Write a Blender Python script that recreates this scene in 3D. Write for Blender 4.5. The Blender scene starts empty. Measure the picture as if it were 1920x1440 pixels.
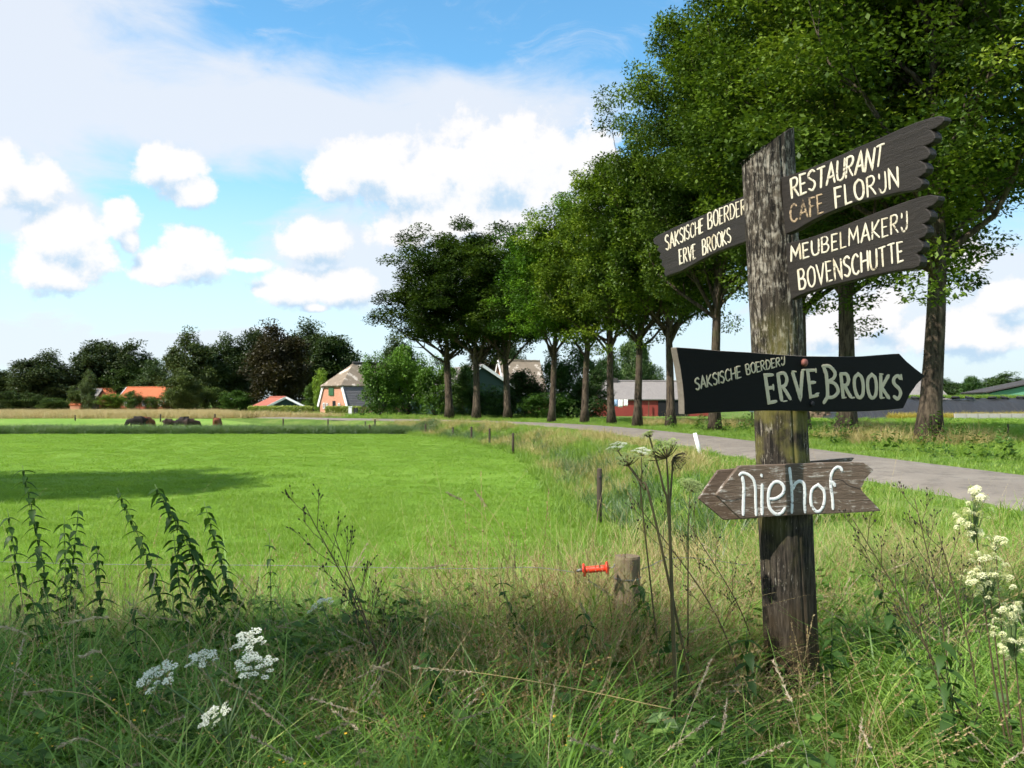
import bpy, bmesh, math, random
import numpy as np
from mathutils import Vector, Matrix
rad = math.radians
S = bpy.context.scene
COL = S.collection
# ------------------------------------------------------------------ camera, sun, world
F, CZ, HY = 1700.0, 1.6, 752.0
cd = bpy.data.cameras.new('camera'); cam = bpy.data.objects.new('camera', cd); COL.objects.link(cam)
cam.location = (0, 0, CZ); cam.rotation_euler = (rad(90), 0, 0)
cd.sensor_width = 36; cd.lens = F / 1920 * 36; cd.shift_y = 32 / 1920
cd.clip_start = 0.05; cd.clip_end = 6000
cd.dof.use_dof = True; cd.dof.focus_distance = 4.3; cd.dof.aperture_fstop = 9
S.camera = cam
S.render.engine = 'CYCLES'
S.view_settings.view_transform = 'Standard'; S.view_settings.look = 'None'
S.view_settings.gamma = 1; S.view_settings.use_curve_mapping = False
S.view_settings.exposure = 0.7
S.cycles.max_bounces = 5; S.cycles.diffuse_bounces = 2; S.cycles.glossy_bounces = 1; S.cycles.transmission_bounces = 2; S.cycles.use_adaptive_sampling = True; S.cycles.adaptive_threshold = 0.035; S.cycles.adaptive_min_samples = 20
ELEV, PHI = 47.0, 58.0
ce, se = math.cos(rad(ELEV)), math.sin(rad(ELEV))
TOSUN = Vector((-math.sin(rad(PHI)) * ce, -math.cos(rad(PHI)) * ce, se))
sl = bpy.data.lights.new('sun', 'SUN'); sl.energy = 5.0; sl.angle = rad(0.53); sl.color = (1, 0.95, 0.86)
so = bpy.data.objects.new('sun', sl); COL.objects.link(so)
so.rotation_euler = TOSUN.to_track_quat('Z', 'Y').to_euler(); so.location = (-20, -15, 30)

class NT:
    def __init__(s, nt): s.nt = nt; s.n = nt.nodes; s.l = nt.links
    def new(s, t, **k):
        n = s.n.new(t)
        for a, b in k.items(): setattr(n, a, b)
        return n
    def put(s, sock, v):
        if v is None: return
        if isinstance(v, bpy.types.NodeSocket): s.l.new(v, sock)
        else:
            if isinstance(v, tuple) and len(v) == 3 and sock.type == 'RGBA': v = v + (1,)
            sock.default_value = v
    def m(s, op, a, b=None, c=None, clamp=False):
        n = s.new('ShaderNodeMath', operation=op, use_clamp=clamp)
        for i, v in enumerate((a, b, c)):
            if v is not None: s.put(n.inputs[i], v)
        return n.outputs[0]
    def v(s, op, a, b=None, scale=None):
        n = s.new('ShaderNodeVectorMath', operation=op)
        s.put(n.inputs[0], a)
        if b is not None: s.put(n.inputs[1], b)
        if scale is not None: s.put(n.inputs['Scale'], scale)
        return n.outputs['Value'] if op in ('LENGTH', 'DOT_PRODUCT', 'DISTANCE') else n.outputs[0]
    def noise(s, vec, scale, detail=4, rough=.55, dist=0.0):
        n = s.new('ShaderNodeTexNoise'); s.put(n.inputs['Vector'], vec)
        n.inputs['Scale'].default_value = scale; n.inputs['Detail'].default_value = detail
        n.inputs['Roughness'].default_value = rough; n.inputs['Distortion'].default_value = dist
        return n.outputs['Fac']
    def ss(s, v, a, b, lo=0.0, hi=1.0):
        n = s.new('ShaderNodeMapRange', interpolation_type='SMOOTHSTEP')
        s.put(n.inputs[0], v); s.put(n.inputs[1], a); s.put(n.inputs[2], b); s.put(n.inputs[3], lo); s.put(n.inputs[4], hi)
        return n.outputs[0]
    def mix(s, f, a, b, blend='MIX'):
        n = s.new('ShaderNodeMix', data_type='RGBA', blend_type=blend)
        s.put(n.inputs[0], f); s.put(n.inputs[6], a); s.put(n.inputs[7], b)
        return n.outputs[2]
    def ramp(s, f, stops):
        n = s.new('ShaderNodeValToRGB'); e = n.color_ramp.elements
        while len(e) < len(stops): e.new(0.5)
        for el, (p, c) in zip(e, stops): el.position = p; el.color = c + (1,)
        s.put(n.inputs[0], f); return n.outputs[0]

def azel(px, py):
    x = (px - 960) / F; z = (HY - py) / F
    return math.atan(x), math.atan(z / math.sqrt(1 + x * x))
W = bpy.data.worlds.new('World'); S.world = W; W.use_nodes = True
W.node_tree.nodes.clear(); N = NT(W.node_tree)
sky = N.new('ShaderNodeTexSky', sky_type='NISHITA'); sky.sun_disc = False
sky.sun_elevation = rad(ELEV); sky.sun_rotation = rad(180 - PHI); sky.air_density = 1.0; sky.dust_density = 0.6; sky.ozone_density = 1.6
tc = N.new('ShaderNodeTexCoord').outputs['Generated']
sp = N.new('ShaderNodeSeparateXYZ'); N.put(sp.inputs[0], tc)
az = N.m('ARCTAN2', sp.outputs[0], sp.outputs[1]); el = N.m('ARCSINE', sp.outputs[2])
cb = N.new('ShaderNodeCombineXYZ'); N.put(cb.inputs[0], az); N.put(cb.inputs[1], el); P2 = cb.outputs[0]
CUM = [(690,318,92,58),(745,352,112,50),(635,335,52,40),(925,330,150,100),(1045,330,120,95),(850,420,135,66),(960,440,150,80),(770,440,80,40),
       (595,452,62,44),(550,540,74,34),(632,540,64,36),(500,545,30,14),(350,492,84,40),(335,455,46,34),(462,497,48,13),(300,515,50,20),
       (128,455,82,58),(112,512,80,34),(228,412,36,34),(245,450,20,20),(45,345,84,40),(12,315,40,34),(312,318,56,34),(288,300,34,24),(348,360,46,26),
       (590,577,26,9),(1640,590,70,44),(1800,622,120,42),(1545,610,70,44),(1880,560,60,30),(1480,560,50,34),(1790,480,60,40)]
VEIL = [(60,60,330,170),(330,205,420,110),(620,250,400,95),(880,215,300,80),(30,200,300,150),(1040,560,330,120),(700,480,260,110),(330,640,420,45),(90,620,260,60),(1700,560,420,130),(60,400,200,70)]
def density(p):
    nz = N.noise(p, 26, 8, .64); nb = N.noise(p, 7, 3, .5)
    q = None
    for (x, y, rx, ry) in CUM:
        a, e = azel(x, y); k = math.cos(a) ** 2 / F
        d = N.v('MULTIPLY', N.v('SUBTRACT', p, (a, e, 0)), (1 / (rx * k * 1.22), 1 / (ry / F * 1.22), 0))
        L = N.v('LENGTH', d)
        q = L if q is None else N.m('SMOOTH_MIN', q, L, .12)
    d = N.m('SUBTRACT', 1.0, q)
    d = N.m('ADD', d, N.m('MULTIPLY', N.m('SUBTRACT', nz, .5), 1.75))
    return N.m('ADD', d, N.m('MULTIPLY', N.m('SUBTRACT', nb, .5), .5))
d0 = density(P2); d1 = density(N.v('ADD', P2, (-0.006, 0.022, 0)))
cum = N.ss(d0, -0.03, 0.30)
lit = N.ss(N.m('SUBTRACT', d0, d1), -0.62, 0.12)
# veil of high thin cloud
qv = None
pw = N.v('ADD', P2, N.v('SCALE', N.v('SUBTRACT', (lambda n: n)(N.mix(1.0, (0, 0, 0), N.noise(P2, 5, 3, .5))), (.5, .5, .5)), scale=.10))
for (x, y, rx, ry) in VEIL:
    a, e = azel(x, y); k = math.cos(a) ** 2 / F
    L = N.v('LENGTH', N.v('MULTIPLY', N.v('SUBTRACT', pw, (a, e, 0)), (1 / (rx * k), 1 / (ry / F), 0)))
    g = N.m('SUBTRACT', 1.0, L); qv = g if qv is None else N.m('SMOOTH_MAX', qv, g, .3)
st = N.v('MULTIPLY', P2, (1, 2.4, 1))
fine = N.noise(st, 9, 8, .62, .4)
wisp = N.m('MULTIPLY', N.ss(N.noise(N.v('MULTIPLY', pw, (1, 3.2, 1)), 7, 9, .68, .8), .50, .78), .5)
veil_in = N.ss(N.m('ADD', qv, N.m('MULTIPLY', N.m('SUBTRACT', fine, .5), 1.3)), -.35, .55)
# the same kinds of cloud go on round the rest of the sky
pz = N.m('ADD', N.m('MAXIMUM', sp.outputs[2], 0.0), .18)
cc = N.new('ShaderNodeCombineXYZ'); N.put(cc.inputs[0], N.m('DIVIDE', sp.outputs[0], pz)); N.put(cc.inputs[1], N.m('DIVIDE', sp.outputs[1], pz))
gen = N.noise(cc.outputs[0], 1.1, 8, .55)
out = N.ss(N.m('ADD', N.m('ABSOLUTE', az), N.m('MAXIMUM', N.m('MULTIPLY', N.m('SUBTRACT', el, .48), 1.6), 0.0)), .56, .74)
gcum = N.m('MULTIPLY', N.ss(gen, .50, .60), out)
hor = N.ss(el, .02, .32, .80, 0.0)
skyc = N.v('MULTIPLY', sky.outputs[0], (1.12, 1.88, 2.02)); VC = (6.9, 7.3, 8.0)
def backdrop(v, c, l):
    c1 = N.mix(N.m('MAXIMUM', N.m('MULTIPLY', v, .92), hor), skyc, VC); cc_ = N.mix(l, (4.6, 6.1, 7.6), (8.4, 8.3, 8.3))
    b = N.new('ShaderNodeBackground'); N.put(b.inputs[0], N.mix(N.m('MULTIPLY', c, .96), c1, cc_)); b.inputs[1].default_value = 0.075; return b
gcum = N.ss(gen, .50, .60); glit = N.ss(gen, .75, .55)
b_in = backdrop(N.m('MAXIMUM', veil_in, wisp), cum, lit); b_out = backdrop(N.m('MULTIPLY', gen, .7), gcum, glit)
ms = N.new('ShaderNodeMixShader'); N.put(ms.inputs[0], out); N.l.new(b_in.outputs[0], ms.inputs[1]); N.l.new(b_out.outputs[0], ms.inputs[2])
wo = N.new('ShaderNodeOutputWorld'); N.l.new(ms.outputs[0], wo.inputs[0])

# ------------------------------------------------------------------ helpers
def Pt(px, py, Z): return Vector(((px - 960) / F * Z, Z, CZ + (HY - py) / F * Z))
def tag(o, label=None, cat=None, group=None, kind=None):
    if label: o['label'] = label
    if cat: o['category'] = cat
    if group: o['group'] = group
    if kind: o['kind'] = kind
    return o
def link(o, parent=None):
    COL.objects.link(o)
    if parent: o.parent = parent
    return o
def empty(name, loc=(0, 0, 0), rz=0, parent=None):
    o = bpy.data.objects.new(name, None); o.location = loc; o.rotation_euler = (0, 0, rz); o.empty_display_size = .2
    return link(o, parent)
def np_mesh(name, V, Fs, mat=None, tint=None, smooth=False):
    V = np.asarray(V, dtype=np.float32); Fs = np.asarray(Fs, dtype=np.int32)
    me = bpy.data.meshes.new(name); n, k = Fs.shape
    me.vertices.add(len(V)); me.vertices.foreach_set('co', V.ravel())
    me.loops.add(n * k); me.loops.foreach_set('vertex_index', Fs.ravel())
    me.polygons.add(n); me.polygons.foreach_set('loop_start', np.arange(0, n * k, k, dtype=np.int32))
    if tint is not None:
        a = me.attributes.new('tint', 'FLOAT', 'POINT'); a.data.foreach_set('value', np.asarray(tint, dtype=np.float32))
    if mat: me.materials.append(mat)
    me.update(calc_edges=True)
    if smooth: me.polygons.foreach_set('use_smooth', np.ones(n, dtype=bool))
    return me
def py_mesh(name, V, Fs, mats=None, fm=None, smooth=False):
    me = bpy.data.meshes.new(name); me.from_pydata([tuple(v) for v in V], [], [tuple(f) for f in Fs])
    for m in (mats or []): me.materials.append(m)
    if fm: me.polygons.foreach_set('material_index', fm)
    if smooth: me.polygons.foreach_set('use_smooth', [True] * len(me.polygons))
    me.update(); return me
def ob(name, me, parent=None, loc=None):
    o = bpy.data.objects.new(name, me)
    if loc is not None: o.location = loc
    return link(o, parent)
def sstep(a, b, x):
    t = np.clip((x - a) / (b - a), 0, 1); return t * t * (3 - 2 * t)
class MB:
    """collects boxes, tubes, lathes, polys"""
    def __init__(s): s.V = []; s.F = []
    def add(s, vs, fs):
        b = len(s.V); s.V += [Vector(v) for v in vs]; s.F += [tuple(b + i for i in f) for f in fs]; return s
    def box(s, c, d, M=None):
        x, y, z = d[0] / 2, d[1] / 2, d[2] / 2
        vs = [Vector((sx * x, sy * y, sz * z)) for sx in (-1, 1) for sy in (-1, 1) for sz in (-1, 1)]
        if M: vs = [M @ v for v in vs]
        vs = [v + Vector(c) for v in vs]
        return s.add(vs, [(0,1,3,2),(4,6,7,5),(0,4,5,1),(2,3,7,6),(0,2,6,4),(1,5,7,3)])
    def tube(s, pts, rs, k=8, cap=True):
        pts = [Vector(p) for p in pts]
        if not hasattr(rs, '__len__'): rs = [rs] * len(pts)
        ref = Vector((0.13, 0.27, 1)) if abs((pts[-1] - pts[0]).normalized().z) < .9 else Vector((1, .1, .05))
        vs = []; n = len(pts)
        for i, p in enumerate(pts):
            t = (pts[min(i + 1, n - 1)] - pts[max(i - 1, 0)]).normalized()
            u = t.cross(ref).normalized(); w = t.cross(u)
            for j in range(k):
                a = 2 * math.pi * j / k; vs.append(p + (u * math.cos(a) + w * math.sin(a)) * rs[i])
        fs = [(i * k + j, i * k + (j + 1) % k, (i + 1) * k + (j + 1) % k, (i + 1) * k + j) for i in range(n - 1) for j in range(k)]
        if cap: fs += [tuple(range(k))[::-1], tuple((n - 1) * k + j for j in range(k))]
        return s.add(vs, fs)
    def slab(s, quad, th, up=None):
        """polygon given thickness along its normal (downwards)"""
        q = [Vector(v) for v in quad]; n = (q[1] - q[0]).cross(q[2] - q[0]).normalized(); k = len(q)
        lo = [v - n * th for v in q]
        fs = [tuple(range(k)), tuple(range(2 * k - 1, k - 1, -1))] + [(i, i + k, (i + 1) % k + k, (i + 1) % k) for i in range(k)]
        return s.add(q + lo, fs)
    def mesh(s, name, mat, smooth=False): return py_mesh(name, s.V, s.F, [mat] if mat else [], None, smooth)
    def build(s, name, mat, parent=None, smooth=False, bevel=0, loc=None):
        o = ob(name, s.mesh(name, mat, smooth), parent, loc)
        if bevel:
            m = o.modifiers.new('b', 'BEVEL'); m.width = bevel; m.segments = 2; m.limit_method = 'ANGLE'
        return o

# ------------------------------------------------------------------ materials
def mat(name):
    m = bpy.data.materials.new(name); m.use_nodes = True; m.node_tree.nodes.clear()
    n = NT(m.node_tree); n.out = n.new('ShaderNodeOutputMaterial'); return m, n
def pbsdf(n, col, rough=.7, bump=None, bstr=.3, bdist=.01, metal=0, spec=.4):
    b = n.new('ShaderNodeBsdfPrincipled'); n.put(b.inputs['Base Color'], col); n.put(b.inputs['Roughness'], rough)
    b.inputs['Metallic'].default_value = metal; b.inputs['Specular IOR Level'].default_value = spec
    if bump is not None:
        bp = n.new('ShaderNodeBump'); bp.inputs['Strength'].default_value = bstr; bp.inputs['Distance'].default_value = bdist
        n.put(bp.inputs['Height'], bump); n.l.new(bp.outputs[0], b.inputs['Normal'])
    n.l.new(b.outputs[0], n.out.inputs[0]); return b
def tcoord(n, w='Object'): return n.new('ShaderNodeTexCoord').outputs[w]
def gpos(n): return n.new('ShaderNodeNewGeometry').outputs['Position']
def scaled(n, v, s): return n.v('MULTIPLY', v, s)
def flat(name, c, rough=.7, var=.25, scale=6, metal=0, spec=.3, bump=.15):
    m, n = mat(name); p = tcoord(n); z = n.noise(p, scale, 6, .6)
    col = n.mix(z, tuple(x * (1 - var) for x in c), tuple(min(x * (1 + var), .9) for x in c))
    pbsdf(n, col, rough, z, bump, .02, metal, spec); return m
def leafmat(name, stops, trans=.35, rough=.5, big=.35, objcol=False, gl=.06):
    m, n = mat(name)
    at = n.new('ShaderNodeAttribute', attribute_name='tint').outputs['Fac']
    rnd = n.new('ShaderNodeObjectInfo')
    wn = n.noise(gpos(n), big, 3, .6)
    f = n.m('ADD', n.m('MULTIPLY', at, .66), n.m('ADD', n.m('MULTIPLY', wn, .55), n.m('MULTIPLY', rnd.outputs['Random'], .12)))
    f = n.m('SUBTRACT', f, .13)
    col = n.ramp(f, stops)
    if objcol: col = n.mix(1.0, col, rnd.outputs['Color'], 'MULTIPLY')
    d = n.new('ShaderNodeBsdfDiffuse'); t = n.new('ShaderNodeBsdfTranslucent'); g = n.new('ShaderNodeBsdfGlossy')
    n.put(d.inputs[0], col); n.put(t.inputs[0], n.mix(1.0, col, (1.25, 1.3, .55), 'MULTIPLY')); g.inputs['Roughness'].default_value = rough
    n.put(g.inputs[0], (.8, .8, .8))
    a = n.new('ShaderNodeMixShader'); a.inputs[0].default_value = trans; n.l.new(d.outputs[0], a.inputs[1]); n.l.new(t.outputs[0], a.inputs[2])
    b = n.new('ShaderNodeMixShader'); b.inputs[0].default_value = gl; n.l.new(a.outputs[0], b.inputs[1]); n.l.new(g.outputs[0], b.inputs[2])
    n.l.new(b.outputs[0], n.out.inputs[0]); return m

G_OAK = leafmat('oak_leaf', [(.0, (.013, .027, .006)), (.38, (.036, .068, .010)), (.70, (.118, .182, .022)), (1, (.27, .33, .052))], objcol=True, trans=.26, big=.45, gl=.015)  # stops paint sunlit and shaded clumps into the leaf colour
G_BG = leafmat('far_leaf', [(.0, (.016, .028, .010)), (.5, (.038, .060, .016)), (1, (.085, .12, .03))], objcol=True, big=.25, trans=.2, gl=.03)
G_TALL = leafmat('tall_grass_blade', [(.0, (.06, .13, .02)), (.45, (.14, .265, .036)), (.8, (.25, .39, .065)), (1, (.46, .47, .16))], big=.9, rough=.5, gl=.03)
G_LAWN = leafmat('meadow_blade', [(.0, (.12, .22, .022)), (.5, (.20, .33, .034)), (1, (.31, .42, .065))], big=.25, trans=.42, gl=.03)
G_VERGE = leafmat('verge_blade', [(.0, (.075, .16, .02)), (.4, (.15, .27, .03)), (.75, (.27, .37, .06)), (1, (.46, .42, .17))], big=.35, trans=.4, gl=.03)
G_DRY = leafmat('dry_grass_blade', [(.0, (.17, .10, .045)), (.45, (.33, .22, .10)), (1, (.56, .44, .24))], big=.8, trans=.3, gl=.04)
G_STRAWV = leafmat('verge_straw_blade', [(.0, (.18, .16, .05)), (.4, (.36, .29, .12)), (.8, (.50, .42, .20)), (1, (.58, .38, .18))], big=.5, trans=.3, gl=.02)
G_REED = leafmat('reed_blade', [(.0, (.035, .085, .022)), (.5, (.07, .14, .035)), (.85, (.13, .19, .05)), (1, (.3, .26, .11))], big=.3)
G_WEED = leafmat('weed_leaf', [(.0, (.04, .085, .016)), (.5, (.085, .165, .03)), (1, (.17, .27, .05))], big=1.2, rough=.45, gl=.025)
G_NETTLE = leafmat('nettle_leaf', [(.0, (.022, .05, .012)), (.5, (.04, .09, .018)), (1, (.08, .14, .03))], big=2, rough=.5, gl=.02)
G_STRAW = leafmat('straw_blade', [(.0, (.28, .20, .09)), (.5, (.42, .33, .16)), (1, (.58, .48, .26))], big=.06, trans=.2, gl=.02)
M_STEM = flat('green_stem', (.10, .15, .05), .6)
M_BSTEM = flat('brown_stem', (.085, .06, .03), .8)
M_HSTEM = flat('hogweed_stem', (.075, .06, .024), .7, .5, 30)
M_PETAL = leafmat('petal_white', [(.0, (.55, .56, .48)), (1, (.84, .85, .76))], big=3, trans=.3)
M_CREAM = leafmat('petal_cream', [(.0, (.62, .62, .36)), (1, (.86, .84, .60))], big=3, trans=.3)
M_GSEED = leafmat('green_seed', [(.0, (.16, .22, .06)), (1, (.36, .42, .16))], big=3, trans=.2)
M_DSEED = flat('dark_seed', (.03, .024, .016), .9)
M_YEL = flat('petal_yellow', (.75, .42, .03), .6)

def bark():
    m, n = mat('bark'); p = tcoord(n)
    g = n.noise(scaled(n, p, (6, 6, 1.2)), 1.6, 8, .65); b = n.noise(p, .7, 3)
    c = n.mix(n.ss(g, .3, .7), (.018, .014, .011), (.125, .095, .068)); c = n.mix(n.m('MULTIPLY', n.ss(b, .5, .7), .6), c, (.075, .08, .035))
    pbsdf(n, c, .95, g, .9, .06, spec=.1); return m
M_BARK = bark()
def wood_post():
    m, n = mat('weathered_post'); p = tcoord(n)
    wv = n.v('ADD', scaled(n, p, (1, 1, .085)), n.v('SCALE', n.mix(1.0, (0, 0, 0), n.noise(p, 7, 2)), scale=.012))
    fib = n.noise(wv, 75, 6, .72); fl = n.noise(scaled(n, p, (1, 1, .24)), 70, 7, .8); mac = n.noise(p, 5.0, 5, .6)
    z = n.new('ShaderNodeSeparateXYZ'); n.put(z.inputs[0], p)
    c = n.mix(n.ss(fib, .35, .7), (.009, .008, .007), (.082, .066, .050))
    up_ = n.ss(z.outputs[2], .9, 2.3)
    thr = n.m('ADD', n.m('MULTIPLY', up_, -.07), .575)
    flk = n.m('ADD', n.m('MULTIPLY', fl, .6), n.m('ADD', n.m('MULTIPLY', mac, .22), n.m('MULTIPLY', fib, .22)))
    flm = n.ss(flk, thr, n.m('ADD', thr, .05))
    c = n.mix(flm, c, n.mix(n.ss(n.noise(p, 40, 4), .35, .65), (.13, .105, .078), (.34, .305, .25)))
    moss = n.m('MULTIPLY', n.ss(n.noise(p, 6, 4), .44, .62), n.m('MULTIPLY', n.ss(z.outputs[2], .7, 1.4), n.ss(z.outputs[2], 2.1, 1.75)))
    c = n.mix(n.m('MULTIPLY', moss, .55), c, (.21, .19, .05))
    low = n.ss(z.outputs[2], .95, .35); c = n.mix(n.m('MULTIPLY', low, n.ss(n.noise(p, 3, 3), .35, .6)), c, (.062, .043, .022))
    h = n.m('ADD', n.m('MULTIPLY', fib, .8), n.m('MULTIPLY', flm, .25))
    pbsdf(n, c, .9, h, .8, .012, spec=.15); return m
M_POST = wood_post()
def board_mat(name, dark, light, wear, scale=1.0, wearth=(.62, .72), rough=.55, bs=.3, sp_=.3):
    m, n = mat(name); p = tcoord(n)
    wv = n.v('ADD', scaled(n, p, (.10, 1.3, 1)), n.v('SCALE', n.mix(1.0, (0, 0, 0), n.noise(p, 5 * scale, 3, .6)), scale=.05))
    g = n.noise(wv, 55 * scale, 7, .7); k = n.noise(p, 14, 6, .65)
    c = n.mix(g, dark, light); c = n.mix(n.ss(n.m('ADD', n.m('MULTIPLY', g, .55), n.m('MULTIPLY', k, .5)), *wearth), c, wear)
    pbsdf(n, c, rough, g, bs, .008, spec=sp_); return m
M_BOARD = board_mat('black_brown_board', (.008, .0066, .006), (.036, .029, .024), (.16, .14, .12), 1, (.66, .78), .6, .6)
M_BLACK = board_mat('black_board', (.004, .0038, .0036), (.008, .0074, .007), (.08, .07, .055), 1, (.78, .86), .75, .15, .12)
M_GREY = board_mat('bare_weathered_board', (.05, .032, .022), (.20, .145, .105), (.48, .44, .39), 1.3, (.54, .66), .85, .9)
M_EDGE = board_mat('board_edge', (.12, .10, .08), (.22, .19, .15), (.4, .36, .3), 1, (.6, .7), .8, .5)
def paint(name, c, under, th=(.36, .42), sc=40, fade=(.42, .33, .18), fth=(.52, .68)):
    m, n = mat(name); p = tcoord(n)
    g = n.noise(scaled(n, p, (1, 1.6, 1)), sc, 6, .75); b = n.noise(p, 9, 3)
    f = n.ss(n.m('ADD', n.m('MULTIPLY', g, .65), n.m('MULTIPLY', b, .35)), *th)
    c2_ = n.mix(n.ss(n.noise(p, 5.5, 3), *fth), c, fade)
    col = n.mix(f, under, n.mix(n.noise(p, 60, 3), tuple(x * .78 for x in c), c2_)); pbsdf(n, col, .7, g, .5, .003, spec=.15); return m
M_WHITEP = paint('worn_cream_paint', (.66, .60, .47), (.06, .045, .03), (.385, .455), 55)
M_TANP = paint('faded_tan_paint', (.42, .31, .20), (.05, .038, .028), (.42, .55))
M_GREYP = paint('pale_grey_paint', (.60, .50, .36), (.05, .045, .04), (.24, .32), fade=(.5, .43, .3))
M_NIE = paint('white_letter_paint', (.78, .77, .75), (.05, .04, .03), (.385, .46), 60, fade=(.62, .62, .6))

# ------------------------------------------------------------------ terrain
LOW = np.array([(-400, 6.6), (-8, 6.6), (-3, 6.7), (-.6, 7.4), (.8, 9.3), (1.25, 12), (1.25, 14.5), (1.0, 22), (.7, 30), (0, 38), (-3, 49), (-8, 61), (-15, 76), (-26, 100), (-50, 150), (-120, 330), (-400, 330)], float)
ROADC = [(12.5, -40), (11, -12), (10, 0), (9.45, 10), (9.0, 18), (8.3, 26), (7.6, 35), (6.5, 44), (4.8, 53), (1.6, 62), (-4.5, 71), (-13, 80.5), (-25, 93), (-45, 112), (-80, 140)]
def poly_d(x, y, poly, closed=True):
    x = np.asarray(x, float); y = np.asarray(y, float)
    d = np.full(x.shape, 1e9); ins = np.zeros(x.shape, bool); n = len(poly)
    for i in range(n if closed else n - 1):
        ax, ay = poly[i]; bx, by = poly[(i + 1) % n]
        ex, ey = bx - ax, by - ay; L = ex * ex + ey * ey
        t = np.clip(((x - ax) * ex + (y - ay) * ey) / L, 0, 1)
        d = np.minimum(d, np.hypot(x - ax - t * ex, y - ay - t * ey))
        if closed and ay != by:
            c = ((ay > y) != (by > y)) & (x < (bx - ax) * (y - ay) / (by - ay) + ax); ins ^= c
    return np.where(ins, -d, d) if closed else d
def gz(x, y):
    x = np.asarray(x, float); y = np.asarray(y, float)
    d = poly_d(x, y, LOW); dr = poly_d(x, y, ROADC, False)
    far = sstep(60, 130, y); base = .10 * (1 - sstep(6, 14, y)) * (1 - sstep(3.0, 6.0, x)) - .28 * far; low = -.5 + .45 * sstep(74, 94, y) - .23 * far
    w = (1 - sstep(0.1, 3.3, d)) * sstep(2.6, 5.5, dr); z = base * (1 - w) + low * w
    bump = (np.sin(x * 1.7 + y * .6) * np.sin(y * 1.3 - x * .4) * .035 + np.sin(x * .5 + 2) * np.sin(y * .37) * .04) * np.clip((dr - 2.4) / 1.5, 0, 1) * np.clip(d / 2, 0, 1)
    # shallow ditch just outside the mown field
    ditch = -.22 * np.exp(-((d - 1.1) / .6) ** 2) * sstep(9, 14, y) * (1 - sstep(70, 90, y))
    return z + bump * (1 - far) + ditch
def g1(x, y): return float(gz(np.array([x]), np.array([y]))[0])
def axis(a, b, fine0, fine1, st, grow):
    o = [fine0]
    while o[-1] < fine1: o.append(o[-1] + st)
    s = st; hi = [o[-1]]
    while hi[-1] < b: s *= grow; hi.append(hi[-1] + s)
    s = st; lo = [fine0]
    while lo[-1] > a: s *= grow; lo.append(lo[-1] - s)
    return np.array(lo[::-1][:-1] + o + hi[1:])
gx = axis(-2500, 2500, -14, 14, .3, 1.09); gy = axis(-300, 4500, 0, 64, .4, 1.07)
XX, YY = np.meshgrid(gx, gy); ZZ = gz(XX, YY)
nx, ny = len(gx), len(gy); idx = np.arange(nx * ny).reshape(ny, nx)
FQ = np.stack([idx[:-1, :-1], idx[:-1, 1:], idx[1:, 1:], idx[1:, :-1]], -1).reshape(-1, 4)
def groundmat(name, stops, s1=.25, s2=5, bump=.4, stretch=(1, 1, 1)):
    m, n = mat(name); p = scaled(n, gpos(n), stretch)
    a = n.noise(p, s1, 4, .6); b = n.noise(p, s2, 8, .7)
    f = n.m('ADD', n.m('MULTIPLY', a, .5), n.m('MULTIPLY', b, .5)); c = n.ramp(n.ss(f, .33, .67), stops)
    pbsdf(n, c, .95, b, bump, .06, spec=.05); return m
M_GROUND = groundmat('rough_grass_ground', [(0, (.05, .085, .02)), (.5, (.10, .17, .03)), (1, (.20, .22, .07))])
M_FIELD = groundmat('mown_field_ground', [(0, (.085, .16, .018)), (.5, (.12, .22, .025)), (1, (.17, .27, .045))], .15, 6)
M_PAST = groundmat('pasture_ground', [(0, (.10, .20, .03)), (.6, (.16, .27, .05)), (1, (.26, .30, .09))], .08, 2)
M_STRAWG = groundmat('straw_ground', [(0, (.34, .25, .12)), (.5, (.46, .36, .19)), (1, (.40, .38, .17))], .04, .8, stretch=(1, .35, 1))
o = ob('ground', np_mesh('ground', np.stack([XX, YY, ZZ], -1).reshape(-1, 3), FQ, M_GROUND, smooth=True)); tag(o, kind='structure', label='uneven rough grass land around road and fields')
def catmull(pts, k=8):
    P = [np.array(p, float) for p in pts]; P = [2 * P[0] - P[1]] + P + [2 * P[-1] - P[-2]]; out = []
    for i in range(1, len(P) - 2):
        for j in range(k):
            t = j / k; out.append(.5 * ((2 * P[i]) + (P[i + 1] - P[i - 1]) * t + (2 * P[i - 1] - 5 * P[i] + 4 * P[i + 1] - P[i + 2]) * t * t + (-P[i - 1] + 3 * P[i] - 3 * P[i + 1] + P[i + 2]) * t ** 3))
    out.append(P[-2]); return np.array(out)
rc = catmull(ROADC, 14)
def roadmat():
    m, n = mat('worn_asphalt'); p = gpos(n)
    a = n.noise(p, 90, 5, .8); b = n.noise(p, .35, 5, .6)
    c = n.mix(a, (.13, .11, .09), (.26, .225, .19)); c = n.mix(n.m('MULTIPLY', n.ss(b, .4, .65), .45), c, (.27, .24, .20)); c = n.mix(n.m('MULTIPLY', n.ss(n.noise(p, 2.2, 7, .75), .50, .58), .55), c, (.115, .10, .085))
    pbsdf(n, c, .9, a, .5, .01, spec=.2); return m
tan = np.gradient(rc, axis=0); tan /= np.linalg.norm(tan, axis=1)[:, None]; nor = np.stack([-tan[:, 1], tan[:, 0]], 1)
rr = random.Random(5)
ws = np.linspace(-1, 1, 9); RV = []
for i, (c, n_) in enumerate(zip(rc, nor)):
    e0 = rr.uniform(-.16, .16); e1 = rr.uniform(-.16, .16)
    for w in ws:
        hw = 2.05 + (e0 if w < 0 else e1) * (abs(w) > .9)
        q = c + n_ * w * hw; far = float(sstep(60, 130, q[1])); RV.append((q[0], q[1], .035 * (1 - w * w) + .015 - .28 * far + (.045 if abs(w) < .95 else -.05)))
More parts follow.
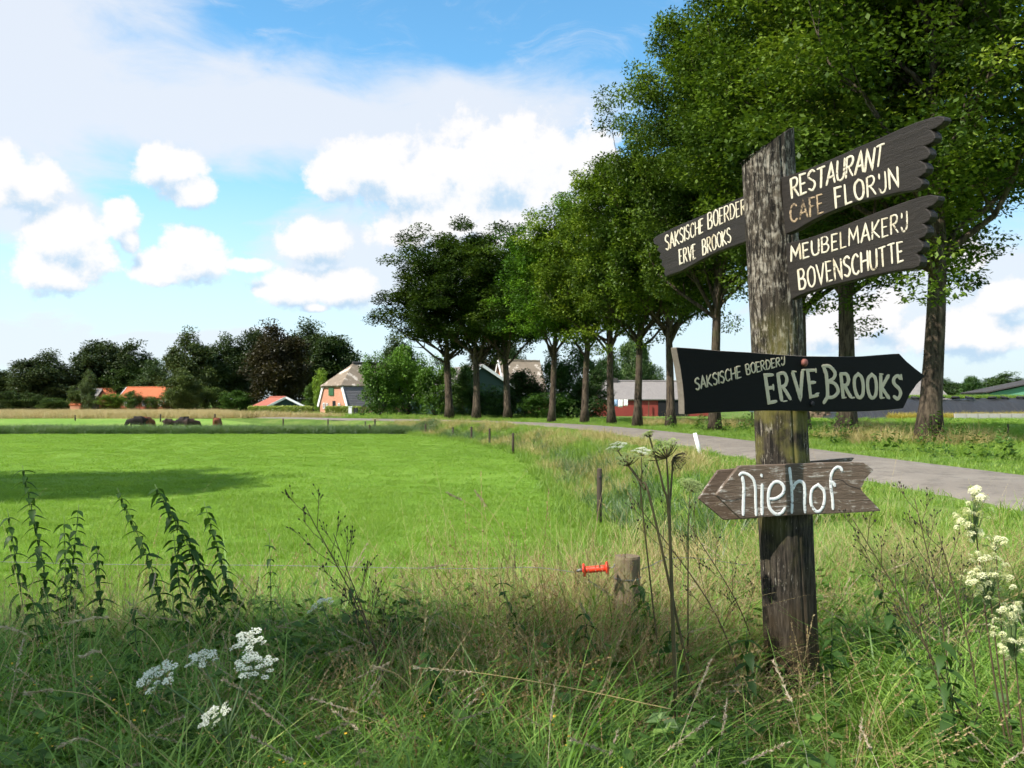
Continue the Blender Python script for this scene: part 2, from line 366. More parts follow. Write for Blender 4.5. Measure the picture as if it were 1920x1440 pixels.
RF = [(i * 9 + j, i * 9 + j + 1, (i + 1) * 9 + j + 1, (i + 1) * 9 + j) for i in range(len(rc) - 1) for j in range(8)]
o = ob('road', py_mesh('road', RV, [f[::-1] for f in RF], [roadmat()], smooth=True)); tag(o, kind='structure', label='narrow grey asphalt country lane curving left beneath the trees')
def sheet(name, rows, dz, m, label, nxs=24):
    V = []; Fs = []
    for (Z, a, b) in rows:
        for i in range(nxs + 1):
            x = a + (b - a) * i / nxs; V.append((x, Z, g1(x, Z) + dz))
    for r in range(len(rows) - 1):
        for i in range(nxs): k = r * (nxs + 1) + i; Fs.append((k, k + 1, k + nxs + 2, k + nxs + 1))
    o = ob(name, py_mesh(name, V, Fs, [m], smooth=True)); return tag(o, kind='structure', label=label)
def bx(Z):
    return float(np.interp(Z, [6.6, 7.4, 9.3, 12, 14.5, 22, 30, 38, 49, 54, 57], [-3, -.6, .8, 1.25, 1.25, 1.0, .7, 0, -3, -5.5, -9.5]))
sheet('mown_field', [(Z, -120, bx(Z) - .25) for Z in [6.9, 7.6, 8.5, 9.5, 11, 12.5, 14.5, 18, 22, 26, 30, 34, 38, 43, 49, 52.5, 54.5, 57]], .012, M_FIELD, 'bright green mown meadow behind the fence', 30)
sheet('pasture', [(Z, -200, -8 - (Z - 61) * .75) for Z in [60, 64, 70, 76, 82, 88, 93]], .02, M_PAST, 'short green pasture where the cattle graze')
sheet('straw_field', [(Z, -330, x) for Z, x in [(92, -16), (96, -20), (104, -30), (120, -38), (140, -44), (165, -52), (200, -62), (245, -80)]], .04, M_STRAWG, 'pale dry straw coloured field beyond the cattle')
sheet('right_meadow', [(Z, x, x + 120) for Z, x in [(26, 17), (34, 16.5), (42, 15.5), (50, 14), (60, 12), (75, 10), (95, 9)]], .04, M_PAST, 'green meadow beyond the avenue on the right')

# ------------------------------------------------------------------ geometry-node scatter of tufts (for uncountable growth)
def scatter(name, protos, pts, rots, scls, label, seed=0):
    rng = np.random.default_rng(seed); n = len(pts)
    me = bpy.data.meshes.new(name); me.vertices.add(n); me.vertices.foreach_set('co', np.asarray(pts, np.float32).ravel())
    a = me.attributes.new('rot', 'FLOAT_VECTOR', 'POINT'); a.data.foreach_set('vector', np.asarray(rots, np.float32).ravel())
    a = me.attributes.new('scl', 'FLOAT_VECTOR', 'POINT'); a.data.foreach_set('vector', np.asarray(scls, np.float32).ravel())
    a = me.attributes.new('pick', 'INT', 'POINT'); a.data.foreach_set('value', rng.integers(0, len(protos), n).astype(np.int32))
    g = bpy.data.node_groups.new(name, 'GeometryNodeTree')
    g.interface.new_socket('Geometry', in_out='INPUT', socket_type='NodeSocketGeometry'); g.interface.new_socket('Geometry', in_out='OUTPUT', socket_type='NodeSocketGeometry')
    gi = g.nodes.new('NodeGroupInput'); go = g.nodes.new('NodeGroupOutput')
    ip = g.nodes.new('GeometryNodeInstanceOnPoints'); j = g.nodes.new('GeometryNodeJoinGeometry')
    for p in protos:
        oi = g.nodes.new('GeometryNodeObjectInfo'); oi.inputs['Object'].default_value = p; oi.inputs['As Instance'].default_value = True
        g.links.new(oi.outputs['Geometry'], j.inputs[0])
    def na(nm, t):
        x = g.nodes.new('GeometryNodeInputNamedAttribute'); x.data_type = t; x.inputs[0].default_value = nm
        return [s for s in x.outputs if s.enabled and s.name == 'Attribute'][0]
    g.links.new(gi.outputs[0], ip.inputs['Points']); g.links.new(j.outputs[0], ip.inputs['Instance'])
    ip.inputs['Pick Instance'].default_value = True
    g.links.new(na('pick', 'INT'), ip.inputs['Instance Index'])
    e2r = g.nodes.new('FunctionNodeEulerToRotation'); g.links.new(na('rot', 'FLOAT_VECTOR'), e2r.inputs[0])
    g.links.new(e2r.outputs[0], ip.inputs['Rotation']); g.links.new(na('scl', 'FLOAT_VECTOR'), ip.inputs['Scale'])
    g.links.new(ip.outputs[0], go.inputs[0])
    o = ob(name, me); md = o.modifiers.new('scatter', 'NODES'); md.node_group = g
    return tag(o, label=label, kind='stuff')
def proto(me): return bpy.data.objects.new(me.name, me)     # tuft meshes, used only by the scatters
def blades(rng, n, R, h, w, lean, curve, segs=4, az0=None, tint=(0, 1)):
    hh = rng.uniform(h[0], h[1], n); ww = rng.uniform(w[0], w[1], n); az_ = rng.uniform(0, 2 * math.pi, n) if az0 is None else az0 + rng.normal(0, .6, n)
    r = R * np.sqrt(rng.uniform(0, 1, n)); a = rng.uniform(0, 2 * math.pi, n); bxx = r * np.cos(a); byy = r * np.sin(a)
    ln = rng.uniform(lean[0], lean[1], n); cv = rng.uniform(curve[0], curve[1], n)
    dx, dy = np.cos(az_), np.sin(az_); tw = az_ + math.pi / 2 + rng.normal(0, .5, n); sx, sy = np.cos(tw), np.sin(tw)
    tt = rng.uniform(tint[0], tint[1], n); V = np.zeros((n, segs + 1, 2, 3)); T = np.zeros((n, segs + 1, 2))
    for i in range(segs + 1):
        t = i / segs; out_ = (ln * t + cv * t * t) * hh; up_ = hh * (t - .45 * cv * t * t * t); wd = ww * (1 - t ** 1.6) * .5 + .0003
        for s_, sg in ((0, -1), (1, 1)):
            V[:, i, s_, 0] = bxx + dx * out_ + sx * wd * sg; V[:, i, s_, 1] = byy + dy * out_ + sy * wd * sg; V[:, i, s_, 2] = up_
        T[:, i, :] = (tt * (.7 + .3 * t))[:, None]
    b = (np.arange(n) * (segs + 1) * 2)[:, None]; Fs = []
    for i in range(segs): Fs.append(np.concatenate([b + 2 * i, b + 2 * i + 1, b + 2 * i + 3, b + 2 * i + 2], 1))
    return V.reshape(-1, 3), np.stack(Fs, 1).reshape(-1, 4), T.ravel()
def rhombs(C, D, Nn, L, Wd, tint, fold=.0):
    """leaf-shaped quads: base C, direction D, side Nn; returns V,F,T"""
    L = np.asarray(L)[:, None]; Wd = np.asarray(Wd)[:, None]
    V = np.stack([C, C + D * L * .5 + Nn * Wd * .5, C + D * L, C + D * L * .5 - Nn * Wd * .5], 1)
    n = len(C); Fs = (np.arange(n) * 4)[:, None] + np.array([[0, 1, 2, 3]])
    return V.reshape(-1, 3), Fs, np.repeat(tint, 4)
def cat(*parts):
    V, Fs, T = [], [], []; b = 0
    for v, f, t in parts: V.append(v); Fs.append(f + b); T.append(t); b += len(v)
    return np.concatenate(V), np.concatenate(Fs), np.concatenate(T)
def unit(a): return a / (np.linalg.norm(a, axis=-1, keepdims=True) + 1e-9)
def stalks(rng, n, R, h, lean, curve, heads=14, hl=.22, hw=.010, sp=.022, az0=None):
    V, Fs, T = blades(rng, n, R, h, (.0022, .0032), lean, curve, 6, az0, (.3, 1))
    Vr = V.reshape(n, 7, 2, 3).mean(2); parts = [(V, Fs, T)]
    tips = Vr[:, 6]; prev = Vr[:, 5]; d = unit(tips - prev); L = np.linalg.norm(tips - prev, axis=1, keepdims=True)
    k = rng.uniform(0, 1, (n, heads)); C = tips[:, None] - d[:, None] * L[:, None] * k[..., None] * 1.0
    Dl = unit(d[:, None] * 1.0 + rng.normal(0, .35, (n, heads, 3))); Nn = unit(np.cross(Dl, rng.normal(0, 1, (n, heads, 3))))
    m = n * heads; parts.append(rhombs(C.reshape(m, 3), Dl.reshape(m, 3), Nn.reshape(m, 3), rng.uniform(.6, 1.2, m) * sp, rng.uniform(.7, 1.2, m) * hw, rng.uniform(.2, 1, m)))
    return cat(*parts)
def weed(rng, h, nl, ls):
    """a leafy weed: thin stem with ovate leaves"""
    V, Fs, T = blades(rng, 2, .02, (h, h), (.004, .005), (.0, .25), (0, .2), 4)
    k = rng.uniform(.15, 1, nl); a = rng.uniform(0, 6.28, nl); C = np.stack([.02 * np.cos(a), .02 * np.sin(a), h * k], 1)
    D = unit(np.stack([np.cos(a), np.sin(a), rng.uniform(-.5, .5, nl)], 1)); Nn = unit(np.cross(D, [0, 0, 1]) + rng.normal(0, .25, (nl, 3)))
    L = ls * rng.uniform(.6, 1.2, nl) * (1.2 - .6 * k)
    return cat((V, Fs, T), rhombs(C, D, Nn, L, L * .5, rng.uniform(0, 1, nl)), rhombs(C + D * (L * .15)[:, None] + [0, 0, .004], unit(D + [0, 0, -.25]), Nn, L * .8, L * .42, rng.uniform(0, 1, nl)))
def P_(name, vft, m): return proto(np_mesh(name, vft[0], vft[1], m, vft[2]))
R0 = np.random.default_rng(11)
G_HEADS = leafmat('seed_head_plume', [(.0, (.22, .15, .11)), (.5, (.38, .29, .21)), (1, (.60, .52, .38))], big=1.5, trans=.3, gl=.02)
T_TALL = [P_('tuft', blades(R0, 24, .07, (.26, .56), (.005, .012), (.05, .6), (.3, 1.3), 6), G_TALL) for _ in range(5)]
T_FINE = [P_('tuft', blades(R0, 40, .08, (.15, .38), (.002, .004), (.0, .5), (.0, .7), 4), G_VERGE) for _ in range(4)]
T_DRY = [P_('tuft', stalks(R0, 10, .07, (.35, .75), (.05, .6), (.0, .7), heads=26, hl=.25, hw=.0045, sp=.012), G_DRY) for _ in range(5)]
G_RUSTY = leafmat('rusty_stalk', [(.0, (.16, .075, .04)), (.5, (.30, .17, .09)), (1, (.46, .32, .18))], big=1.2, trans=.25, gl=.02)
T_RSTALK = [P_('tuft', stalks(R0, 10, .08, (.3, .7), (.1, .8), (.0, .6), heads=34, hl=.4, hw=.005, sp=.010), G_RUSTY) for _ in range(4)]
T_BROAD = [P_('tuft', blades(R0, 12, .06, (.35, .62), (.010, .018), (.1, .6), (.5, 1.3), 9), G_TALL) for _ in range(4)]
T_PLUME = [P_('tuft', stalks(R0, 3, .05, (.45, .75), (.1, .5), (.3, .9), heads=110, hl=.3, hw=.004, sp=.014), G_HEADS) for _ in range(4)]
T_HAIR = [P_('tuft', blades(R0, 26, .09, (.35, .8), (.0012, .0022), (.1, .9), (.1, .9), 6), G_STRAW) for _ in range(4)]
T_DRYB = [P_('tuft', blades(R0, 34, .09, (.12, .42), (.0018, .004), (.1, .9), (.0, .9), 4), G_DRY) for _ in range(4)]
T_WEED = [P_('weed', weed(R0, R0.uniform(.22, .42), 30, .09), G_WEED) for _ in range(5)]
T_LAWN = [P_('tuft', blades(R0, 420, .30, (.03, .085), (.0022, .004), (.0, .6), (.0, .5), 2), G_LAWN) for _ in range(4)]
T_LAWNF = [P_('tuft', blades(R0, 170, .42, (.03, .07), (.006, .010), (.0, .6), (.0, .4), 2), G_LAWN) for _ in range(3)]
T_VERGE = [P_('tuft', blades(R0, 90, .26, (.10, .32), (.006, .012), (.0, .6), (.0, .6), 3), G_VERGE) for _ in range(4)]
T_VSHORT = [P_('tuft', blades(R0, 110, .34, (.04, .13), (.007, .013), (.0, .6), (.0, .5), 2), G_VERGE) for _ in range(4)]
T_REED = [P_('tuft', blades(R0, 60, .28, (.35, .75), (.010, .02), (.0, .45), (.1, .8), 4), G_REED) for _ in range(4)]
T_STRAW = [P_('tuft', blades(R0, 80, .5, (.25, .55), (.012, .022), (.0, .4), (.0, .4), 2), G_STRAW) for _ in range(3)]
T_RUST = [P_('tuft', blades(R0, 80, .3, (.2, .45), (.005, .010), (.1, .7), (.0, .7), 3), G_STRAWV) for _ in range(3)]
def clump(objs, k=10, R=.34, nvar=5, tilt=.2, sc=(.7, 1.15)):
    """several tufts merged into one wider patch: far fewer overlapping instances to trace"""
    src = []
    for o_ in objs:
        me = o_.data; v = np.empty(len(me.vertices) * 3, np.float32); me.vertices.foreach_get('co', v); f = np.empty(len(me.loops), np.int32); me.loops.foreach_get('vertex_index', f)
        t = np.empty(len(me.vertices), np.float32); me.attributes['tint'].data.foreach_get('value', t); src.append((v.reshape(-1, 3), f.reshape(-1, 4), t, me.materials[0]))
    out_ = []
    for _ in range(nvar):
        parts = []
        for j in range(k):
            v, f, t, m_ = src[R0.integers(len(src))]; a = R0.uniform(0, 6.28); tx, ty_ = R0.normal(0, tilt, 2); s_ = R0.uniform(*sc)
            Rz = np.array([[math.cos(a), -math.sin(a), 0], [math.sin(a), math.cos(a), 0], [0, 0, 1]]); Rx = np.array([[1, 0, 0], [0, math.cos(tx), -math.sin(tx)], [0, math.sin(tx), math.cos(tx)]]); Ry = np.array([[math.cos(ty_), 0, math.sin(ty_)], [0, 1, 0], [-math.sin(ty_), 0, math.cos(ty_)]])
            q = math.sqrt(R0.random()) * R; b = R0.uniform(0, 6.28); parts.append((v @ (Rx @ Ry @ Rz).T * [s_, s_, s_ * R0.uniform(.8, 1.2)] + [q * math.cos(b), q * math.sin(b), -.015], f, np.clip(t + R0.uniform(-.12, .12), 0, 1)))
        out_.append(P_('clump', cat(*parts), m_))
    return out_
K = 18
C_TALL, C_FINE, C_DRY, C_DRYB, C_HAIR, C_WEED, C_RST, C_BROAD = (clump(t, K, .45, 8, tl, sc) for t, tl, sc in ((T_TALL, .2, (.7, 1.15)), (T_FINE, .2, (.6, 1.1)), (T_DRY, .32, (.65, 1.05)), (T_DRYB, .35, (.8, 1.2)), (T_HAIR, .3, (.6, 1.05)), (T_WEED, .2, (.6, 1.25)), (T_RSTALK, .35, (.5, .85)), (T_BROAD, .2, (.6, 1.05))))
def frus(rng, n, z0, z1, mask, m0=.7, xr=None):
    Z = np.sqrt(rng.uniform(z0 * z0, z1 * z1, n)); X = rng.uniform(-1, 1, n) * (.575 * Z + m0)
    if xr: k = (X > xr[0]) & (X < xr[1]); X, Z = X[k], Z[k]
    k = mask(X, Z) > rng.uniform(0, 1, len(X)); return X[k], Z[k]
def tuft_xf(rng, X, Z, s=(.8, 1.25), tilt=.12, wind=(0, 0), dz=-.01, hs=None):
    n = len(X); z = gz(X, Z) + dz; sc = rng.uniform(s[0], s[1], n); hv = sc * (rng.uniform(.8, 1.2, n) if hs is None else hs)
    return np.stack([X, Z, z], 1), np.stack([rng.normal(wind[0], tilt, n), rng.normal(wind[1], tilt, n), rng.uniform(0, 6.28, n)], 1), np.stack([sc, sc, hv], 1)
droad = lambda X, Z: poly_d(X, Z, ROADC, False)
dlow = lambda X, Z: poly_d(X, Z, LOW)
def vn(X, Z, s, o=0):   # cheap value variation
    return .5 + .25 * np.sin(X * s + o) * np.cos(Z * s * 1.3 + o * 2) + .25 * np.sin((X + Z) * s * .7 + 1.3 + o)
rg = np.random.default_rng(3)
# foreground bank
foot = lambda X, Z: 1 - .97 * np.exp(-(np.abs(X - 1.08) / .56) ** 4 - (np.abs(Z - 3.45) / 1.2) ** 4)
rise = lambda X, Z: 1 + .25 * np.exp(-((Z - 5.1) / .75) ** 2) * (1 - sstep(.5, 1.1, X))
nearm = lambda X, Z: (dlow(X, Z) > -.1) * (droad(X, Z) > 3.0) * (np.hypot(X - 1.27, Z - 4.2) > .1)
X, Z = frus(rg, int(15500 / K), 1.3, 7.6, lambda X, Z: nearm(X, Z) * foot(X, Z) * np.where(X > .9 + .1 * Z, .45, np.where(X > 0, .6, .95)))
scatter('tall_grass', C_TALL, *tuft_xf(rg, X, Z, (.9, 1.08), .05, hs=rise(X, Z)), label='long lush green grass on the bank in front')
X, Z = frus(rg, int(10500 / K), 1.6, 9.5, lambda X, Z: foot(X, Z) * nearm(X, Z) * np.where(X > .4, .95, .35))
scatter('fine_grass', C_FINE, *tuft_xf(rg, X, Z, (.9, 1.08), .05, hs=rise(X, Z)), label='fine pale green grass around the signpost')
X, Z = frus(rg, int(7500 / K), 2.6, 7.2, lambda X, Z: nearm(X, Z) * foot(X, Z) * np.exp(-((X - .3) / .8) ** 2) * .45 * (Z > 3.4) + nearm(X, Z) * .06)
scatter('seeding_grass', C_DRY, *tuft_xf(rg, X, Z, (.9, 1.08), .05, hs=rise(X, Z)), label='dry seeding grass stalks tangled around the fence')
X, Z = frus(rg, int(6000 / K), 2.4, 8.0, lambda X, Z: foot(X, Z) * nearm(X, Z) * (.45 * np.exp(-((X - .4) / .7) ** 2) + .18 * (Z > 4.8) + .05))
scatter('dead_grass', C_DRYB, *tuft_xf(rg, X, Z, (.9, 1.08), .05, hs=rise(X, Z)), label='matted dead brown grass under the fence')
X, Z = frus(rg, int(6500 / K), 1.5, 7.0, lambda X, Z: nearm(X, Z) * foot(X, Z) * np.where(X < 0, .8, .45))
scatter('weeds', C_WEED, *tuft_xf(rg, X, Z, (.9, 1.08), .05, hs=rise(X, Z)), label='small leafy weeds growing among the long grass')
X, Z = frus(rg, int(3600 / K), 3.0, 7.2, lambda X, Z: nearm(X, Z) * foot(X, Z) * (np.exp(-((Z - 5.2) / .8) ** 2) * (X < 1) * .7 + .10 + .35 * np.exp(-((X - .6) / .5) ** 2)))
scatter('straw_stalks', C_HAIR, *tuft_xf(rg, X, Z, (.9, 1.08), .05, (.0, -.25), hs=rise(X, Z)), label='hair thin pale straw stalks along the fence')
X, Z = frus(rg, int(2800 / K), 1.6, 5.5, lambda X, Z: nearm(X, Z) * foot(X, Z) * np.where(X < .4, .8, .35))
scatter('broad_grass', C_BROAD, *tuft_xf(rg, X, Z, (.9, 1.08), .05, hs=rise(X, Z)), label='broad arching grass blades catching the light')
X, Z = frus(rg, 9000, 2.3, 4.9, lambda X, Z: nearm(X, Z) * (1 - foot(X, Z)) * .9)
scatter('short_grass', T_FINE + T_WEED[:2], *tuft_xf(rg, X, Z, (.5, .8), .25, hs=.75), label='shorter grass and weeds around the foot of the signpost')
X, Z = frus(rg, 720, 2.2, 6.2, lambda X, Z: foot(X, Z) * nearm(X, Z) * np.where(X < -.2, .6, .35))
scatter('plume_grass', T_PLUME, *tuft_xf(rg, X, Z, (.6, 1.0), .25, (0, -.15), hs=rise(X, Z)), label='pinkish brown grass plumes above the green blades')
X, Z = frus(rg, int(5600 / K), 2.7, 4.7, lambda X, Z: nearm(X, Z) * foot(X, Z) * np.exp(-((X - .38) / .42) ** 2) * .8)
scatter('rust_grass', C_RST, *tuft_xf(rg, X, Z, (.9, 1.08), .05, hs=rise(X, Z)), label='rust brown seeding stalks left of the signpost foot')
# mown meadow
fm = lambda X, Z: (dlow(X, Z) < .15) * 1.0
X, Z = frus(rg, 8200, 6.5, 25, lambda X, Z: fm(X, Z) * (1 - sstep(12, 25, Z))); scatter('meadow_grass', T_LAWN, *tuft_xf(rg, X, Z, (.8, 1.2), .1), label='short bright grass of the mown meadow')
X, Z = frus(rg, 12500, 11, 57, lambda X, Z: fm(X, Z) * sstep(11, 24, Z)); scatter('far_meadow_grass', T_LAWNF, *tuft_xf(rg, X, Z, (.8, 1.2), .08), label='short bright grass farther across the mown meadow')
# strip between field and road, and both verges
def strip(X, Z): return (dlow(X, Z) > -.3) * (droad(X, Z) > 2.15) * (X < 12 - Z * .02) * (Z > 8)
left_of_road = lambda X, Z: X < np.interp(Z, [p[1] for p in ROADC], [p[0] for p in ROADC])
X, Z = frus(rg, 12500, 8, 62, lambda X, Z: strip(X, Z) * left_of_road(X, Z) * np.where(droad(X, Z) < 4.2, .05, .95))
scatter('strip_grass', T_VERGE, *tuft_xf(rg, X, Z, (.8, 1.3), .15), label='rough grass strip between meadow and road')
X, Z = frus(rg, 15000, 5, 70, lambda X, Z: (droad(X, Z) > 1.98) * (droad(X, Z) < 5.0) * (dlow(X, Z) > 0))
scatter('verge_grass', T_VSHORT, *tuft_xf(rg, X, Z, (.8, 1.3), .1), label='short green grass on both road verges')
X, Z = frus(rg, 15000, 20, 80, lambda X, Z: (~left_of_road(X, Z)) * (droad(X, Z) > 4.6) * np.where(Z > 45, .7, 1))
scatter('avenue_grass', T_VERGE, *tuft_xf(rg, X, Z, (.8, 1.5), .15, hs=.75), label='rougher green grass beneath the avenue trees')
X, Z = frus(rg, 36000, 9, 64, lambda X, Z: np.exp(-((dlow(X, Z) - 1.2) / .75) ** 2) * (dlow(X, Z) > .15) * np.where(Z > 48, .9, vn(X, Z, .35)) * .5, .7)
scatter('ditch_reeds', T_REED, *tuft_xf(rg, X, Z, (.5, .9), .25), label='dark green reeds along the ditch beside the meadow')
n = 5200; X = rg.uniform(-40, -5, n); Z = rg.uniform(57.6, 61.5, n)
scatter('far_reeds', T_REED, *tuft_xf(rg, X, Z, (.55, .95), .2), label='dark reeds along the far edge of the mown meadow')
X, Z = frus(rg, 9000, 10, 75, lambda X, Z: (dlow(X, Z) > .2) * (dlow(X, Z) < 4.2) * left_of_road(X, Z) * (vn(X, Z, .6, 2) > .42))
scatter('straw_tufts', T_RUST, *tuft_xf(rg, X, Z, (.8, 1.4), .2), label='clumps of straw coloured grass along the ditch')
X, Z = frus(rg, 9000, 20, 60, lambda X, Z: (~left_of_road(X, Z)) * (droad(X, Z) > 5.2) * (droad(X, Z) < 14) * (vn(X, Z, .45, 4) > .66) * .7)
scatter('rusty_grass', T_RUST, *tuft_xf(rg, X, Z, (1, 1.9), .2), label='rust brown grass patches right of the road')
X = rg.uniform(-75, -16, 9000); Z = rg.uniform(91, 135, 9000); k = X < np.interp(Z, [92, 104, 140], [-17, -31, -45])
scatter('straw_stand', T_STRAW, *tuft_xf(rg, X[k], Z[k], (1, 1.6), .1), label='standing straw coloured grass of the far field')
X = rg.uniform(-48, 6, 9000); Z = rg.uniform(86, 140, 9000); k = (X > np.interp(Z, [86, 104, 140], [-17, -31, -45])) & (droad(X, Z) > 2.3)
scatter('tall_meadow_grass', T_VERGE, *tuft_xf(rg, X[k], Z[k], (.8, 1.5), .1), label='tall green grass in front of the farmhouse hedge')
rng = np.random.default_rng(8)
yf = []
for _ in range(3):
    c = rng.normal(0, .05, (9, 3)); c[:, 2] = rng.uniform(.22, .4, 9); a = rng.uniform(0, 6.28, 9)
    D = np.stack([np.cos(a), np.sin(a), a * 0 + .3], 1); yf.append(P_('yellow_flower', cat(rhombs(c, unit(D), unit(np.cross(D, [0, 0, 1])), np.full(9, .012), np.full(9, .010), np.ones(9)), blades(rng, 3, .03, (.25, .38), (.0015, .002), (0, .2), (0, .2), 3)), M_YEL))
X, Z = frus(rg, 420, 2.0, 4.6, lambda X, Z: nearm(X, Z) * (X < .6))
scatter('yellow_flowers', yf, *tuft_xf(rg, X, Z, (.7, 1.1), .2), label='tiny orange yellow flowers dotted in the shaded grass')

# ------------------------------------------------------------------ trees
def tree_data(seed, H, R, fork, nlimb, nleaf, leaf, r0=.4, spread=1.0, low=.0, clr=.74):
    rnd = random.Random(seed); rng = np.random.default_rng(seed); tb = MB(); bb = MB(); cl = []
    lean = Vector((rnd.uniform(-.05, .05), rnd.uniform(-.05, .05), 0)); pts = []; rs = []
    for i in range(15):
        t = i / 14; h = H * .93 * t
        fl = 1 + .55 * math.exp(-h / (.03 * H))
        pts.append(Vector((lean.x * h + .5 * math.sin(t * 5 + seed) * t, lean.y * h + .3 * math.cos(t * 4 + seed) * t - .3 * t * math.cos(seed), h)))
        rs.append(r0 * fl * (1 - t) ** .75 * (.62 if h > fork * 1.25 else 1) + .02)
    tb.tube(pts, rs, 14)
    def on(t):
        f = t * 14; i = min(int(f), 13); return pts[i].lerp(pts[i + 1], f - i)
    cz = (fork + H) / 2 - low; rz = (H - fork) / 2 * 1.06 + low
    from mathutils import noise as _n
    def lim_(d): return .74 + .42 * (_n.noise(d.normalized() * 1.9 + Vector((seed * 3.1, 0, 0))) + .35)
    def clampin(p):
        d = Vector((p.x / R, p.y / R, (p.z - cz) / rz)); L = d.length; m_ = lim_(d)
        if L > m_: d *= m_ / L
        return Vector((d.x * R, d.y * R, cz + d.z * rz))
    for i in range(nlimb):
        t0 = (fork / H) * rnd.uniform(.92, 1.12) / .93 if i < nlimb * .45 else rnd.uniform(fork / H * 1.1, .8) / .93
        t0 = min(t0, .88)
        p = on(t0).copy(); a = i * 2.4 + rnd.uniform(-.3, .3); el_ = rnd.uniform(.55, 1.0) if i < nlimb * .5 else rnd.uniform(.2, .9)
        L = R * rnd.uniform(.9, 1.25) * spread; d = Vector((math.cos(a) * math.cos(el_), math.sin(a) * math.cos(el_), math.sin(el_)))
        lp = [p]; lr = [r0 * .42 * (1 - t0 * .6)]
        for k in range(6):
            d = (d + Vector((rnd.uniform(-.28, .28), rnd.uniform(-.28, .28), rnd.uniform(-.12, .22)))).normalized()
            p = clampin(p + d * L / 6); lp.append(p); lr.append(lr[0] * (1 - (k + 1) / 7) + .012)
        bb.tube(lp, lr, 8)
        for k in range(2, 7):
            for _ in range(2):
                q = lp[k]; d2 = (d + Vector((rnd.uniform(-1, 1), rnd.uniform(-1, 1), rnd.uniform(-.5, .8)))).normalized(); sp_ = [q]
                for m_ in range(3):
                    d2 = (d2 + Vector((rnd.uniform(-.3, .3), rnd.uniform(-.3, .3), rnd.uniform(-.25, .2)))).normalized(); q = clampin(q + d2 * R * .17); sp_.append(q)
                    if m_: cl.append(q)
                bb.tube(sp_, [lr[k] * .6 + .01, .022, .014, .008], 5, False)
            if k > 2: cl.append(lp[k])
    for i in range(int(len(cl) * .4)):           # outer shell clumps, uneven
        v = Vector((rnd.gauss(0, 1), rnd.gauss(0, 1), rnd.gauss(0, 1))).normalized(); rr_ = lim_(v) * rnd.uniform(.7, 1.02)
        cl.append(Vector((v.x * R * rr_, v.y * R * rr_, cz + v.z * rz * rr_)))
    C = np.array([tuple(c) for c in cl]); n = len(C); size = rng.uniform(.4, 1.25, n) * clr * R / 6
    k = rng.choice(n, nleaf, p=size ** 2 / (size ** 2).sum())
    g = rng.normal(0, 1, (nleaf, 3)); g = unit(g) * (rng.uniform(0, 1, (nleaf, 1)) ** .36)
    pos = C[k] + g * size[k][:, None] * [1.3, 1.3, .62]
    D = unit((g * .7 + rng.normal(0, 1, (nleaf, 3)) * .7) * [1, 1, .5] - [0, 0, .12]); Nn = unit(np.cross(D, rng.normal(0, .38, (nleaf, 3)) + [0, 0, 1]))
    ct = rng.uniform(0, 1, n)[k]; L = leaf * rng.uniform(.6, 1.3, nleaf)
    return tb, bb, rhombs(pos, D, Nn, L, L * .62, np.clip(ct * .75 + rng.uniform(0, .25, nleaf), 0, 1))
def tree_meshes(nm, leafm, *a, **k):
    tb, bb, lf = tree_data(*a, **k)
    return (tb.mesh(nm + '_trunk', M_BARK, True), bb.mesh(nm + '_branches', M_BARK, True), np_mesh(nm + '_crown', lf[0], lf[1], leafm, lf[2]))
def place_tree(name, ms, loc, rz, sc, label, cat_, group, color=(1, 1, 1), parts=('trunk', 'branches', 'crown')):
    t = empty(name, loc, rz); t.scale = sc; tag(t, label, cat_, group)
    for p, m_ in zip(parts, ms):
        if m_ is None: continue
        c = ob(p, m_, t); c.color = (*color, 1)
    return t
OAK = [tree_meshes('oak', G_OAK, s, 20, 6.2, 6.0, 16, 66000, .235, r0=.32) for s in (2, 7)]
OAKN = [tree_meshes('near_oak', G_OAK, s, 22, 7.4, 6.0, 20, 140000, .195, r0=.35) for s in (4, 9)]
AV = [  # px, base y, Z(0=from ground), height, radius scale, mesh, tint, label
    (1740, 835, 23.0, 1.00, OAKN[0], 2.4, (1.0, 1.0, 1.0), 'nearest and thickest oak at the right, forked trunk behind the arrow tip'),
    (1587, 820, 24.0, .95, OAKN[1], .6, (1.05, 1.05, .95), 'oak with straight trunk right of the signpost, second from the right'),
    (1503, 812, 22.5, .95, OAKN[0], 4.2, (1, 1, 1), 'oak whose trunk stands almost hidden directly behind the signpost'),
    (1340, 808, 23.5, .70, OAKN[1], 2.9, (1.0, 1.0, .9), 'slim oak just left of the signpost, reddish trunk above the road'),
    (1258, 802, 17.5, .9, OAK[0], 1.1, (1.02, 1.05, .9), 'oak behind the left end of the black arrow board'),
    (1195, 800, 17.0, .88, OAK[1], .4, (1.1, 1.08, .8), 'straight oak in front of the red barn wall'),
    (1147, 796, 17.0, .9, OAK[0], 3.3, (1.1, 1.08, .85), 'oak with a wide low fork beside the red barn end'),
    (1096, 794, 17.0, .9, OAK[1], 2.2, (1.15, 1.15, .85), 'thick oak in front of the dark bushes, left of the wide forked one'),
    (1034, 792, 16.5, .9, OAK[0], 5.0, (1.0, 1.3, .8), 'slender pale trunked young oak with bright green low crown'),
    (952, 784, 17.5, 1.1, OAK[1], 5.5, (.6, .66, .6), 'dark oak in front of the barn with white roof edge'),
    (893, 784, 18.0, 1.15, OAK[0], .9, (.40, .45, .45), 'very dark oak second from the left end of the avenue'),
    (843, 782, 18.6, 1.25, OAK[1], 3.9, (.36, .40, .42), 'last dark oak at the left end of the avenue'),
]
